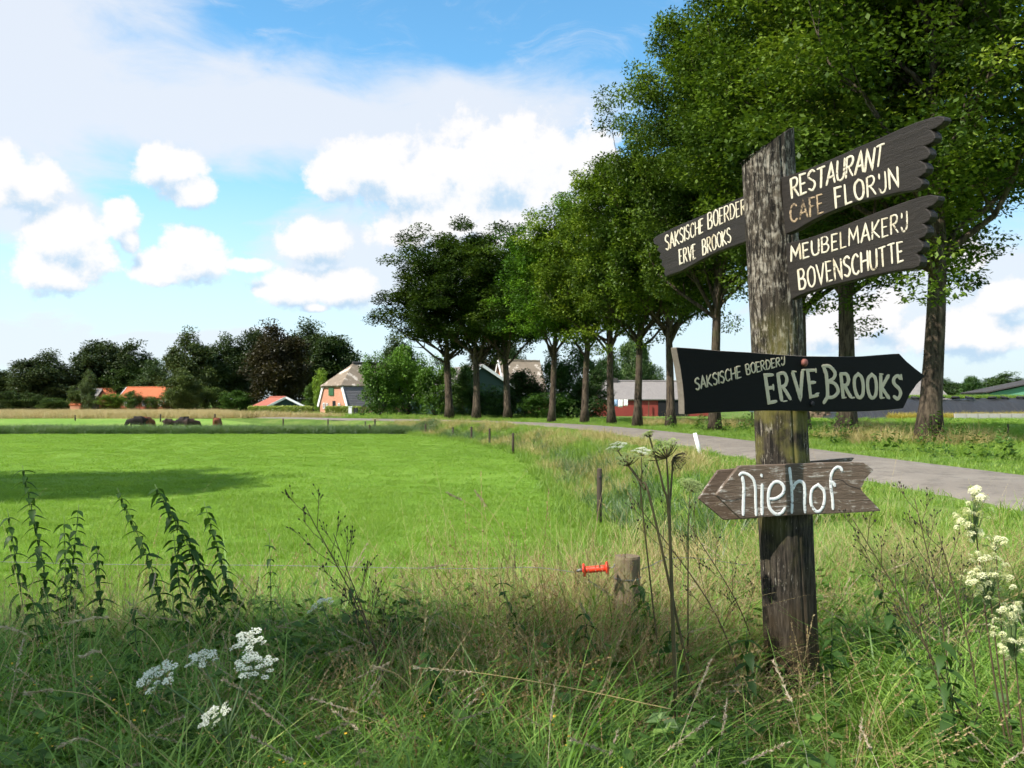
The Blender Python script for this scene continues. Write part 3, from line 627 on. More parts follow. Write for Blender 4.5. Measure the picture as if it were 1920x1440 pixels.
for (px, py, H, rs_, ms, rz_, colr, lab) in AV:
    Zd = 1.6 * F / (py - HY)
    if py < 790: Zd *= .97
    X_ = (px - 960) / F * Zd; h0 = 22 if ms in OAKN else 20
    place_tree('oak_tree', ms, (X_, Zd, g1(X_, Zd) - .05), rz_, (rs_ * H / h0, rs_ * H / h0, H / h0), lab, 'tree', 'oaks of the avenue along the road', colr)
# oaks standing out of frame on the left: they throw the shade on the bank and the meadow
for (x, y, H, s, mi, rz_, lab) in [(-10.5, -3.8, 13, .66, 0, 1.0, 'oak beside the viewpoint shading the grass bank'), (-14.6, -.6, 13, .66, 1, 2.0, 'oak left of the viewpoint shading the nettles'),
                              (-19.5, 17.6, 15, .72, 0, 3, 'oak left of the meadow shading its near grass'), (-27, 16.5, 15, .8, 1, .3, 'farther oak left of the meadow')]:
    h0 = 20; place_tree('oak_tree', OAK[mi], (x, y, g1(x, y) - .05), rz_, (s, s, H / h0), lab, 'tree', 'oaks left of the picture', (.9, .95, .9))
FAR = [tree_meshes('broad_tree', G_BG, s, 12, 5.4, 1.0, 16, 40000, .42, r0=.3, low=1.1, clr=1.25) for s in (21, 22, 23)]
BUSH = [tree_meshes('bush', G_BG, s, 6, 3.2, .2, 13, 18000, .22, r0=.1, low=.6, clr=1.0) for s in (31, 32)]
def far_tree(px, by, ty, hw, Z, col, lab, i, name='broad_tree', src=None, cat_='tree', grp='trees on the far side of the fields', hb=12, rb=5.4):
    src = src or FAR; x = (px - 960) / F * Z; z = g1(x, Z); top = CZ + (HY - ty) / F * Z; H = top - z; R_ = hw / F * Z * 1.18; H *= 1.07
    return place_tree(name, src[i % len(src)], (x, Z, z - .1), i * 1.7, (R_ / rb, R_ / rb, H / hb), lab, cat_, grp, col)
DK = (.85, .85, .95)
FT = [(18, 765, 702, 48, 205, DK, 'low dark tree at the far left edge'), (78, 765, 670, 50, 200, DK, 'dark round tree rising highest in the far left clump'),
      (128, 765, 712, 34, 215, DK, 'dark tree filling the dip between the two far left clumps'), (185, 765, 652, 52, 212, DK, 'wide tall tree behind the grey roofed shed'),
      (240, 765, 655, 50, 214, DK, 'wide tree behind the long orange roof'), (292, 765, 682, 30, 205, (.8, .95, .9), 'tree with drooping right side beyond the orange roofed house'),
      (232, 765, 695, 34, 208, (1.1, 1.3, .9), 'mid green tree right above the orange roofs'),
      (358, 768, 636, 40, 172, (1.25, 1.2, 1.15), 'tall greyish willow like tree standing left in the middle wood'), (418, 768, 640, 42, 178, (.95, 1, .9), 'dark tree second from left in the middle wood'),
      (468, 768, 634, 34, 180, DK, 'dark tree left of the purple beech'), (522, 768, 624, 52, 160, (.62, .36, .44), 'very dark purple copper beech in the middle wood'),
      (572, 768, 616, 46, 176, DK, 'tallest dark tree behind the farmhouse'), (632, 768, 645, 48, 172, (.8, .9, .8), 'dark tree rising behind the thatched roof'),
      (345, 768, 700, 26, 160, (1.5, 1.4, 1.2), 'small greyish tree at left foot of the middle wood'), (740, 780, 640, 30, 130, (.7, .8, .8), 'dark tree behind the bright bushes right of the farmhouse'),
      (965, 780, 655, 20, 170, (.9, 1.1, 1.1), 'small far tree top beyond the second farmhouse'), (915, 780, 640, 34, 135, (.8, .5, .6), 'dark purple tree behind the dark avenue oaks'),
      (1188, 780, 632, 24, 150, (1.5, 1.7, 1.6), 'tall pale green poplar behind the red barn'), (1222, 780, 690, 26, 150, (1.2, 1.5, 1.4), 'lower pale tree right of the poplar'),
      (1140, 780, 668, 24, 140, (.9, 1.2, .9), 'tree left of the poplar above the red barn'),
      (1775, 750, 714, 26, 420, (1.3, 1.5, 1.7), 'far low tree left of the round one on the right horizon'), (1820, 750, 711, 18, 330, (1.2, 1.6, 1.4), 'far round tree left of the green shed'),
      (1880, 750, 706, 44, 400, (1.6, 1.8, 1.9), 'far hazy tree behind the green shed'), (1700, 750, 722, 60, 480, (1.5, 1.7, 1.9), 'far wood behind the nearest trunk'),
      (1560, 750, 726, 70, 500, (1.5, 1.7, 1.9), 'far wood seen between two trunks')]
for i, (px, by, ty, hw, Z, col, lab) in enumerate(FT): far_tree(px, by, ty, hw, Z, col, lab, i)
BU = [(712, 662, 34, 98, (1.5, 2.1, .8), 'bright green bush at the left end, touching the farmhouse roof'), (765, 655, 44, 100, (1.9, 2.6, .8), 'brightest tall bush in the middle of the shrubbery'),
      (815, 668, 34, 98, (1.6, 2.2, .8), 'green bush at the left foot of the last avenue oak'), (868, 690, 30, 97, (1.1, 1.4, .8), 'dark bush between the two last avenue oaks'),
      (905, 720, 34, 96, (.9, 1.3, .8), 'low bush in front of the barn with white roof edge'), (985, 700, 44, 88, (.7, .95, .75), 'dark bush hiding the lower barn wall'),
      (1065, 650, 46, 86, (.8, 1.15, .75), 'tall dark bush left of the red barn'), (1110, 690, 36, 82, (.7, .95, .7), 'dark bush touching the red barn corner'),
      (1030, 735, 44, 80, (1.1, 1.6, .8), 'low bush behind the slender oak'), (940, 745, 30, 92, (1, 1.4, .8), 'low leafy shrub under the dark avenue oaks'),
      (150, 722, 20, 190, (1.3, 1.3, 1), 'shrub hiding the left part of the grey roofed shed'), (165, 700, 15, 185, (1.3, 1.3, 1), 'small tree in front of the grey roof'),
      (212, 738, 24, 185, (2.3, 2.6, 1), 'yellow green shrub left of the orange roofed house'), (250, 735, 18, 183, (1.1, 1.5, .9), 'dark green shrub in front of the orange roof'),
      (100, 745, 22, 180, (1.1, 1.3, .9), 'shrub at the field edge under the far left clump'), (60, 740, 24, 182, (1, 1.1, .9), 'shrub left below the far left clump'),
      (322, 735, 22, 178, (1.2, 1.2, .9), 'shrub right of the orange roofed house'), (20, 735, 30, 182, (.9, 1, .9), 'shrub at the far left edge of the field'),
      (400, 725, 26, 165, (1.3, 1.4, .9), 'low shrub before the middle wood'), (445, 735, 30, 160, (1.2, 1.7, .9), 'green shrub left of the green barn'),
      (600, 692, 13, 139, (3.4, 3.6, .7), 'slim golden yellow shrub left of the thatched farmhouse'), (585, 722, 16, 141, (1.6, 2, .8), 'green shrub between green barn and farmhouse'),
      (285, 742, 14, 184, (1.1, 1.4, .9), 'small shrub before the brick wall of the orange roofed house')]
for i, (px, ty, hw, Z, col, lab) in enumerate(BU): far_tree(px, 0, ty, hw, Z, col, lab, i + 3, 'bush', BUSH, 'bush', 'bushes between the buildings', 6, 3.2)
X, Z = frus(rg, 2600, 20, 55, lambda X, Z: (~left_of_road(X, Z)) * (droad(X, Z) > 3.4) * (droad(X, Z) < 8.5) * (vn(X, Z, .9, 1) > .5) * .8)
scatter('undergrowth', T_WEED, *tuft_xf(rg, X, Z, (1.6, 3.0), .2), label='leafy undergrowth around the avenue trunks')
# hedges
def hedge(px0, px1, Z, ty, lab, seed):
    rng = np.random.default_rng(seed); x0, x1 = (px0 - 960) / F * Z, (px1 - 960) / F * Z; z0 = g1((x0 + x1) / 2, Z); H = CZ + (HY - ty) / F * Z - z0; n = 9000
    p = np.stack([rng.uniform(x0, x1, n), Z + rng.uniform(-.5, .5, n), z0 + H * rng.uniform(0, 1, n) ** .6 + rng.normal(0, .02, n)], 1)
    f = rng.integers(0, 3, n); p[f == 0, 1] = Z - .5 + rng.normal(0, .06, (f == 0).sum()); p[f == 1, 2] = z0 + H + rng.normal(0, .05, (f == 1).sum())
    D = unit(rng.normal(0, 1, (n, 3))); Nn = unit(np.cross(D, rng.normal(0, 1, (n, 3)))); L = rng.uniform(.12, .24, n)
    v = rhombs(p, D, Nn, L, L * .6, rng.uniform(.2, 1, n)); o = ob('hedge', np_mesh('hedge', v[0], v[1], M_HEDGE, v[2])); tag(o, lab, 'hedge', 'clipped hedges in front of the farmhouse')
M_HEDGE = leafmat('hedge_leaf', [(0, (.10, .15, .02)), (.5, (.24, .30, .04)), (1, (.42, .44, .09))], big=.5)
hedge(467, 585, 128, 763, 'long clipped yellow green hedge in front of the green barn', 1)
hedge(612, 676, 116, 764, 'shorter clipped yellow green hedge in front of the farmhouse wall', 2)

# ------------------------------------------------------------------ buildings
def brickmat(name, a, b, mortar, sc=1.0):
    m, n = mat(name); p = tcoord(n); t = n.new('ShaderNodeTexBrick'); n.put(t.inputs['Vector'], n.v('MULTIPLY', p, (1, 1, 1)))
    x = n.new('ShaderNodeSeparateXYZ'); n.put(x.inputs[0], p); c_ = n.new('ShaderNodeCombineXYZ'); n.put(c_.inputs[0], n.m('ADD', x.outputs[0], x.outputs[1])); n.put(c_.inputs[1], x.outputs[2])
    n.put(t.inputs['Vector'], c_.outputs[0]); n.put(t.inputs['Color1'], a); n.put(t.inputs['Color2'], b); n.put(t.inputs['Mortar'], mortar)
    t.inputs['Scale'].default_value = 4 * sc; t.inputs['Mortar Size'].default_value = .02
    z = n.noise(p, 1.2, 4); pbsdf(n, n.mix(n.m('MULTIPLY', z, .5), t.outputs[0], tuple(v * .6 for v in a)), .9, t.outputs[1], .3, .01, spec=.1); return m
def roofmat(name, a, b, patch=None, ribs=None):
    m, n = mat(name); p = tcoord(n); z = n.noise(p, 1.3, 7, .7); c = n.mix(z, a, b)
    if patch: c = n.mix(n.ss(n.noise(scaled(n, p, (1, 1, .45)), .75, 5, .6), .54, .6), c, patch)
    h = z
    if ribs:
        w = n.new('ShaderNodeTexWave', wave_type='BANDS', bands_direction=ribs[0]); n.put(w.inputs[0], p); w.inputs['Scale'].default_value = ribs[1]; h = w.outputs['Fac']; c = n.mix(n.m('MULTIPLY', h, .45), c, tuple(v * .5 for v in a))
    pbsdf(n, c, .95, h, .5, .06, spec=.1); return m
M_BRICKO = brickmat('orange_brick', (.52, .23, .14), (.60, .29, .18), (.45, .33, .26)); M_BRICKR = brickmat('red_brick', (.24, .07, .045), (.30, .09, .055), (.25, .14, .1))
M_THATCH = roofmat('thatch', (.12, .095, .07), (.30, .24, .18), (.50, .43, .36)); M_SLATE = roofmat('grey_tile_roof', (.10, .095, .10), (.19, .18, .185), None, ('Z', 1.4))
M_ORANGE = roofmat('orange_tile_roof', (.42, .115, .055), (.55, .19, .09), None, ('Z', 1.6)); M_REDR = roofmat('red_roof', (.28, .085, .06), (.36, .14, .10)); M_ASB = roofmat('grey_sheet_roof', (.20, .18, .17), (.33, .30, .28), None, ('X', 3.0))
M_DROOF = roofmat('dark_roof', (.045, .04, .04), (.08, .075, .072)); M_WHITE = flat('white_paint', (.80, .79, .76), .5, .06); M_GREEN = flat('dark_green_boards', (.02, .045, .035), .6); M_GSHED = flat('pale_green_sheet', (.11, .27, .17), .6, .2)
M_DARK = flat('dark_opening', (.012, .012, .014), .9); M_SHUT = flat('green_shutter', (.03, .10, .04), .5); M_RED = flat('red_boards', (.26, .045, .035), .75, .25, 2)
def glassm():
    m, n = mat('window_glass'); pbsdf(n, (.03, .04, .05), .08, spec=.8); return m
M_GLASS = glassm()
class Fr:
    def __init__(s, o, sd, td): s.o = Vector(o); s.s = Vector(sd).normalized(); s.t = Vector(td).normalized(); s.h = Vector((0, 0, 1))
    def __call__(s, a, b, h): return s.s * a + s.t * b + s.h * h
def win(fr, par, s, t, h, w, hh, face='t', m=M_GLASS, frame=True, name='window'):
    """window on gable face (s=const) or side face (t=const): recessed frame and pane"""
    o = MB(); e = .06; c = fr(s, t, h)
    dirw = fr.t if face == 's' else fr.s; nrm = -(fr.s if face == 's' else fr.t)
    M = Matrix((dirw, -nrm, Vector((0, 0, 1)))).transposed()
    if frame:
        for a, b, x, y in ((0, hh / 2, w + .16, .08), (0, -hh / 2, w + .16, .08), (-w / 2 - .04, 0, .08, hh - .08), (w / 2 + .04, 0, .08, hh - .08), (0, 0, .05, hh - .08)): o.box(c + dirw * a + Vector((0, 0, b)) + nrm * .04, (x, .1, y), M)
        f = o.build(name, M_WHITE, par); MB().box(c + nrm * .02, (w - .01, .04, hh - .09), M).build('pane', m, f)
    else: MB().box(c + nrm * .03, (w, .08, hh), M).build(name, m, par)
# thatched farmhouse
B = Vector((-22.8, 125, 0)); B.z = g1(B.x, B.y) - .1
fh = empty('farmhouse', B); tag(fh, 'orange brick farmhouse with thatched half hipped roof and white gable edges', 'farmhouse')
fr = Fr((0, 0, 0), (.78, .62, 0), (-.62, .78, 0)); GW, L_ = 8.0, 13.0
prof = [(0, 0), (GW, 0), (GW, 1.5), (6.75, 4.15), (1.25, 4.15), (0, 1.5)]
mb = MB(); mb.add([fr(0, t, h) for t, h in prof] + [fr(L_, t, h) for t, h in prof], [(0, 1, 2, 3, 4, 5)[::-1], (6, 7, 8, 9, 10, 11)] + [(i, (i + 1) % 6, (i + 1) % 6 + 6, i + 6) for i in range(6)])
mb.build('wall', M_BRICKO, fh)
r1 = MB(); r1.slab([fr(-.1, -.35, 1.25), fr(L_, -.35, 1.25), fr(L_, 1.2, 4.3), fr(-.1, 1.2, 4.3)], .12); r1.slab([fr(-.1, GW + .35, 1.25), fr(-.1, GW - 1.2, 4.3), fr(L_, GW - 1.2, 4.3), fr(L_, GW + .35, 1.25)], .12); r1.build('tile_roof', M_SLATE, fh)
r2 = MB(); A0, A1, C0, C1 = fr(-.45, .85, 4.15), fr(-.45, GW - .85, 4.15), fr(3.2, 4, 7.4), fr(L_, 4, 7.4)
E0, E1 = fr(L_, .85, 4.15), fr(L_, GW - .85, 4.15)
r2.slab([A0, E0, C1, C0], .35); r2.slab([A1, C0, C1, E1], .35); r2.slab([A0, C0, A1], .35); r2.build('thatched_roof', M_THATCH, fh)
MB().tube([fr(3.1, 4, 7.45), fr(L_, 4, 7.45)], .22, 8).build('roof_ridge', M_DROOF, fh)
for s_ in (0, 1):
    tq = (lambda t: t) if s_ == 0 else (lambda t: GW - t)
    a, b = fr(-.16, tq(-.38), 1.2), fr(-.16, tq(1.25), 4.2); d = (b - a).normalized(); M = Matrix((d, fr.s, d.cross(fr.s))).transposed(); MB().box((a + b) / 2, ((b - a).length, .1, .42), M).build('bargeboard', M_WHITE, fh)
MB().box(fr(-.07, 4.4, 3.35), (.12, 1.5, 1.15), Matrix((fr.s, fr.t, fr.h)).transposed()).build('hatch', M_SHUT, fh)
for t in (2.0, 5.6, 6.6): win(fr, fh, -.06, t, 1.3, .38, .75, 's')
MB().box(fr(-.06, 3.6, 1.2), (.1, .75, 1.6), Matrix((fr.s, fr.t, fr.h)).transposed()).build('door', M_DARK, fh)
def gable(name, label, o, sd, td, Wd, L, eave, ridge, mwall, mroof, mbarge=None, over=.35, cat_='barn', wins=(), th=.14):
    o = Vector(o); o.z = g1(o.x, o.y) - .1 if o.z == 0 else o.z
    e = empty(name, o); tag(e, label, cat_); f = Fr((0, 0, 0), sd, td)
    pr = [(0, 0), (Wd, 0), (Wd, eave), (Wd / 2, ridge), (0, eave)]
    MB().add([f(0, t, h) for t, h in pr] + [f(L, t, h) for t, h in pr], [(4, 3, 2, 1, 0), (5, 6, 7, 8, 9)] + [(i, (i + 1) % 5, (i + 1) % 5 + 5, i + 5) for i in range(5)]).build('wall', mwall, e)
    k = (ridge - eave) / (Wd / 2); r = MB()
    r.slab([f(-over, -over, eave - k * over + .16), f(L + over, -over, eave - k * over + .16), f(L + over, Wd / 2, ridge + .16), f(-over, Wd / 2, ridge + .16)], th)
    r.slab([f(-over, Wd + over, eave - k * over + .16), f(-over, Wd / 2, ridge + .16), f(L + over, Wd / 2, ridge + .16), f(L + over, Wd + over, eave - k * over + .16)], th); r.build('roof', mroof, e)
    MB().tube([f(-over, Wd / 2, ridge + .2), f(L + over, Wd / 2, ridge + .2)], .12, 6).build('roof_ridge', mroof, e)
    if mbarge:
        for s_ in (0, 1):
            a, b = f(-over - .03, -over if s_ == 0 else Wd + over, eave - k * over + .08), f(-over - .03, Wd / 2, ridge + .10); d = (b - a).normalized()
            M = Matrix((d, f.s, d.cross(f.s))).transposed(); MB().box((a + b) / 2, ((b - a).length, .08, .34), M).build('bargeboard', mbarge, e)
    for w in wins: win(f, e, *w)
    return e, f
gx_ = (568 - 960) / F * 134
gable('green_barn', 'dark green barn with red roof and white gable edges behind the hedge', (gx_, 134, 0), (-.62, .78, 0), (-.97, -.24, 0), 5.2, 5, 1.1, 2.4, M_GREEN, M_REDR, M_WHITE)
# red long barn: side faces us
def xat(px, Z): return (px - 960) / F * Z
e, f = gable('red_barn', 'long low red barn with grey sheet roof behind the avenue', (xat(1128, 108), 108, 0), (1, .06, 0), (-.06, 1, 0), 9, 13.2, 2.1, 4.2, M_RED, M_ASB, None, .3)
MB().box(f(8.6, -.05, 1.05), (3.6, .12, 1.9), Matrix((f.s, f.t, f.h)).transposed()).build('doorway', M_DARK, e)  # near-black panel on the wall, painting the shade inside the opening
for a in (4.2, 5.6): MB().box(f(a, -.35, .9), (.09, .09, 1.9)).build('pole', M_BSTEM if a > 5 else flat('pale_pole', (.35, .27, .2)), e)
MB().box(f(2.3, 4.5, 4.5), (.8, .8, .5)).build('roof_vent', M_DROOF, e)
gable('far_barn', 'grey roofed barn with slanting white roof edge behind the dark bushes', (xat(990, 112), 112, 0), (-.35, .94, 0), (-.94, -.35, 0), 12, 12, 2.4, 6.1, M_GREEN, M_ASB, M_WHITE)
e, f = gable('second_farmhouse', 'thatched farmhouse ridge with pale gable tip above the dark bushes', (xat(952, 126), 126, 0), (.95, .3, 0), (-.3, .95, 0), 7, 5.6, 3, 7.6, M_BRICKO, M_THATCH, M_WHITE, cat_='farmhouse')
e, f = gable('orange_roofed_house', 'long brick house with bright orange tiled roof at the field edge', (xat(224, 196), 196, 0), (.99, -.1, 0), (.1, .99, 0), 7, 10.2, 2.7, 4.85, M_BRICKR, M_ORANGE, M_WHITE, .2, 'house', [(s, 0, 1.5, .8, 1.1, 't') for s in (1.6, 3.6, 5.6, 7.6, 9.3)])
gable('small_orange_roofed_house', 'small orange tiled roof left of the long orange roof', (xat(184, 202), 202, 0), (.9, .3, 0), (-.3, .9, 0), 5, 3.4, 2.9, 4.6, M_BRICKR, M_ORANGE, None, .2, 'house')
gable('grey_roofed_shed', 'shed with plain grey roof left of the orange roofs', (xat(132, 200), 200, 0), (1, 0, 0), (0, 1, 0), 6, 5.4, 2.6, 4.5, flat('dark_shed_wall', (.05, .04, .035)), M_ASB, None, .3, 'shed')
gable('garden_shed', 'tiny low orange roofed shed under the grey roof', (xat(131, 188), 188, 0), (1, 0, 0), (0, 1, 0), 3, 2.0, 1.1, 1.9, M_BRICKO, M_ORANGE, None, .15, 'shed')
gable('hip_roof_barn', 'grey roofed open barn seen behind the nearest trunk', (xat(1665, 124), 124, 0), (1, .05, 0), (-.05, 1, 0), 9, 8.3, 2.2, 4.7, M_DARK, M_ASB, None, .5)  # solid walls coloured near black to stand for the shaded open inside
gable('green_shed', 'pale green metal shed with dark roof at the right edge', (xat(1856, 112), 112, 0), (.3, .95, 0), (.95, -.3, 0), 16, 18, 2.9, 4.7, M_GSHED, M_DROOF, None, .5, 'shed')
# silage clamp: black plastic with tyres, weeds and a concrete kerb wall
def plastic():
    m, n = mat('black_plastic_sheet'); p = tcoord(n); z = n.noise(scaled(n, p, (2.5, .4, .4)), 1.4, 6, .6)
    c = n.mix(z, (.010, .0105, .012), (.038, .038, .041)); pbsdf(n, c, .6, z, .8, .15); return m
V = []; ns = 60; rr = random.Random(3)
for i in range(ns + 1):
    u = i / ns; x = 28 + 26 * u; hgt = 1.95 * min(1, u * 5, 1) * (1 + .08 * math.sin(u * 9)) + rr.uniform(-.05, .05)
    for (yy, hh) in ((80, 0), (81.2, .35), (82.6, .8), (84, 1.0), (90, 1.02), (93, .5), (95, 0)): V.append((x, yy + rr.uniform(-.1, .1), g1(x, yy) + hgt * hh))
Fs = [(i * 7 + j, (i + 1) * 7 + j, (i + 1) * 7 + j + 1, i * 7 + j + 1) for i in range(ns) for j in range(6)]
sc = empty('silage_clamp', (0, 0, 0)); tag(sc, 'long silage heap covered with black plastic sheeting at the right', 'silage heap')
ob('plastic_sheet', py_mesh('plastic_sheet', V, Fs, [plastic()], smooth=True), sc)
M_TYRE = flat('tyre_rubber', (.03, .03, .032), .8)
ty = MB(); ty.tube([(math.cos(a) * .3, math.sin(a) * .3, 0) for a in [i * math.pi / 6 for i in range(13)]], .09, 6, False); tm = ty.mesh('tyre', M_TYRE, True)
for i in range(34):
    c = ob('tyre', tm, sc, (30 + (i % 17) * 1.4 + rr.uniform(-.4, .4), 83.7 + (i // 17) * 1.6, 1.93)); c.rotation_euler = (rr.uniform(-.2, .2), rr.uniform(-.2, .2), 0)
M_CONC = flat('concrete', (.38, .35, .33), .9); x0 = xat(1800, 79); lw = empty('low_wall', (x0, 79, g1(x0, 79))); tag(lw, 'low pale concrete block wall at the foot of the silage heap', 'wall')
cbm = MB().box((0, 0, .2), (.94, .3, .8)).mesh('concrete_block', M_CONC)
for k in range(12):
    c = ob('concrete_block', cbm, lw, (k * .98, rr.uniform(-.02, .02), rr.uniform(-.02, .02)))
X = rg.uniform(33.5, 50, 900); Z = rg.uniform(79.3, 80.6, 900)
scatter('yellow_weeds', [P_('weed', blades(R0, 40, .3, (.3, .6), (.02, .03), (0, .6), (0, .5), 2), leafmat('yellow_weed_leaf', [(0, (.25, .20, .03)), (1, (.6, .48, .08))], big=.3))], *tuft_xf(rg, X, Z, (.9, 1.4), .1), label='yellow weeds along the foot of the silage heap')
X = rg.uniform(30, 53, 700); Z = rg.uniform(84, 86, 700); p, r, s = tuft_xf(rg, X, Z, (.8, 1.3), .1); p[:, 2] = 1.9
scatter('heap_weeds', T_VERGE, p, r, s, label='pale green weeds on top of the silage heap')
# woodpile, white box, laundry, small posts
wp = empty('woodpile', (xat(1512, 84), 84, g1(xat(1512, 84), 84))); tag(wp, 'pile of cut logs at the field edge right of the signpost', 'woodpile')
M_LOG = flat('cut_log', (.22, .15, .10), .9)
lg = MB().tube([(0, -.5, 0), (0, .5, 0)], .14, 9).mesh('log', M_LOG)
for r_ in range(4):
    for k in range(9 - r_): ob('log', lg, wp, (k * .28 + r_ * .14, rr.uniform(-.1, .1), .13 + r_ * .24))
Zb = 114; bxo = empty('roadside_box', (xat(657, Zb), Zb, g1(xat(657, Zb), Zb))); tag(bxo, 'white upright roadside box in front of the shorter hedge', 'box')
MB().box((0, 0, .55), (.42, .4, 1.1)).build('cabinet', M_WHITE, bxo, bevel=.02); MB().slab([(-.25, -.25, 1.14), (.25, -.25, 1.14), (.25, .25, 1.16), (-.25, .25, 1.16)], .04).build('lid', M_WHITE, bxo)
bn = empty('wheelie_bin', (xat(667, Zb), Zb, g1(xat(667, Zb), Zb))); tag(bn, 'dark wheelie bin beside the white roadside box', 'bin'); MB().box((0, 0, .5), (.45, .5, .85)).build('bin_body', M_TYRE, bn, bevel=.03); MB().box((0, 0, .96), (.5, .56, .06)).build('lid', M_TYRE, bn)
Zl = 104; ll = empty('clothes_line', (xat(1165, Zl), Zl, g1(xat(1165, Zl), Zl))); tag(ll, 'clothes line with two posts in front of the red barn', 'clothes line')
for x in (-1.6, 2.2): MB().tube([(x, 0, 0), (x, 0, 2.1)], .05, 6).build('post', M_LOG, ll)
MB().tube([(-1.6, 0, 2.05), (.3, 0, 1.95), (2.2, 0, 2.05)], .012, 5).build('line', M_LOG, ll)
M_BLUEC = flat('pale_blue_cloth', (.35, .5, .75), .8)
for i, (x, w, h, m_, lb) in enumerate([(-.65, .45, .8, M_BLUEC, 'pale blue garment hanging left on the clothes line'), (-.1, .5, .9, M_WHITE, 'white shirt hanging in the middle of the clothes line'), (.5, .45, .75, M_WHITE, 'small white cloth hanging rightmost on the clothes line')]):
    b = MB(); g_ = 5; vs = [(x - w / 2 + w * a / g_, .04 * math.sin(a * 1.9 + i) - .3 * (1 - c / 4) * (i * .2), 1.98 - h * (1 - c / 4)) for c in range(5) for a in range(g_ + 1)]
    fs = [(c * (g_ + 1) + a, c * (g_ + 1) + a + 1, (c + 1) * (g_ + 1) + a + 1, (c + 1) * (g_ + 1) + a) for c in range(4) for a in range(g_)]
    o = ob('laundry', py_mesh('laundry', vs, fs, [m_], smooth=True), None, ll.location); o.modifiers.new('s', 'SOLIDIFY').thickness = .01; tag(o, lb, 'laundry')

# ------------------------------------------------------------------ fence posts along the meadow
M_FPOST = flat('fence_post_wood', (.06, .045, .032), .9, .4, 12)
def stake(px, ty, Z, r, lab, lean=0):
    x = xat(px, Z); z = g1(x, Z); top = CZ + (HY - ty) / F * Z; e = empty('fence_post', (x, Z, z)); tag(e, lab, 'fence post', 'fence posts along the meadow edge')
    h = top - z; MB().tube([(0, 0, -.15), (lean * .5, 0, h * .5), (lean, 0, h - .02), (lean, 0, h)], [r, r * 1.02, r, r * .8], 9).build('stake', M_FPOST, e, True)
    MB().tube([(lean - .005, -r, h - .15), (lean + .01, -r - .05, h - .15)], .016, 6).build('insulator', M_TYRE, e)
for a in [(1124, 878, 15.5, .045, 'reddish dark fence post standing clear left of the hogweed'), (962, 812, 36, .05, 'dark fence post nearest beyond the straw tuft on the meadow bend'),
          (918, 803, 42, .05, 'second dark fence post past the meadow bend'), (884, 800, 48, .055, 'third fence post, blackest, beside the road grass'), (849, 801, 52, .06, 'short fence post in straw grass by the far reeds'),
          (798, 795, 57, .055, 'thin fence post left of the reed corner'), (703, 786, 62, .06, 'taller one of the pair of fence posts below the white box'), (693, 796, 58, .055, 'shorter one of the pair of fence posts below the white box'),
          (685, 790, 66, .05, 'thin fence post left of the pair'), (615, 786, 70, .06, 'fence post in straw grass below the farmhouse'), (531, 785, 74, .06, 'fence post below the green barn'),
          (403, 776, 84, .08, 'fence post beside the rightmost brown calf'), (301, 776, 84, .07, 'fence post between the first cattle and the straw field'), (141, 778, 86, .06, 'leftmost fence post before the straw field'),
          (1652, 800, 36, .04, 'thin stake in the meadow between the right oaks'), (1890, 795, 40, .04, 'thin stake in the meadow at the right edge')]: stake(*a)
# white leaning roadside marker
mk = empty('road_marker', (xat(1313, 26), 26, g1(xat(1313, 26), 26))); tag(mk, 'short white painted marker post leaning beside the road', 'marker post')
MB().tube([(.04, 0, -.1), (-.06, 0, .3), (-.16, 0, .68)], [.06, .06, .055], 8).build('stake', M_WHITE, mk, True)
gs = empty('letterbox', (xat(1410, 70), 70, g1(xat(1410, 70), 70))); tag(gs, 'pale post with box left of the signpost in the meadow', 'letterbox')
MB().box((0, 0, .5), (.1, .1, 1.1)).build('post', M_FPOST, gs); MB().box((0, -.02, 1.0), (.35, .3, .35)).build('box', M_WHITE, gs, bevel=.02)

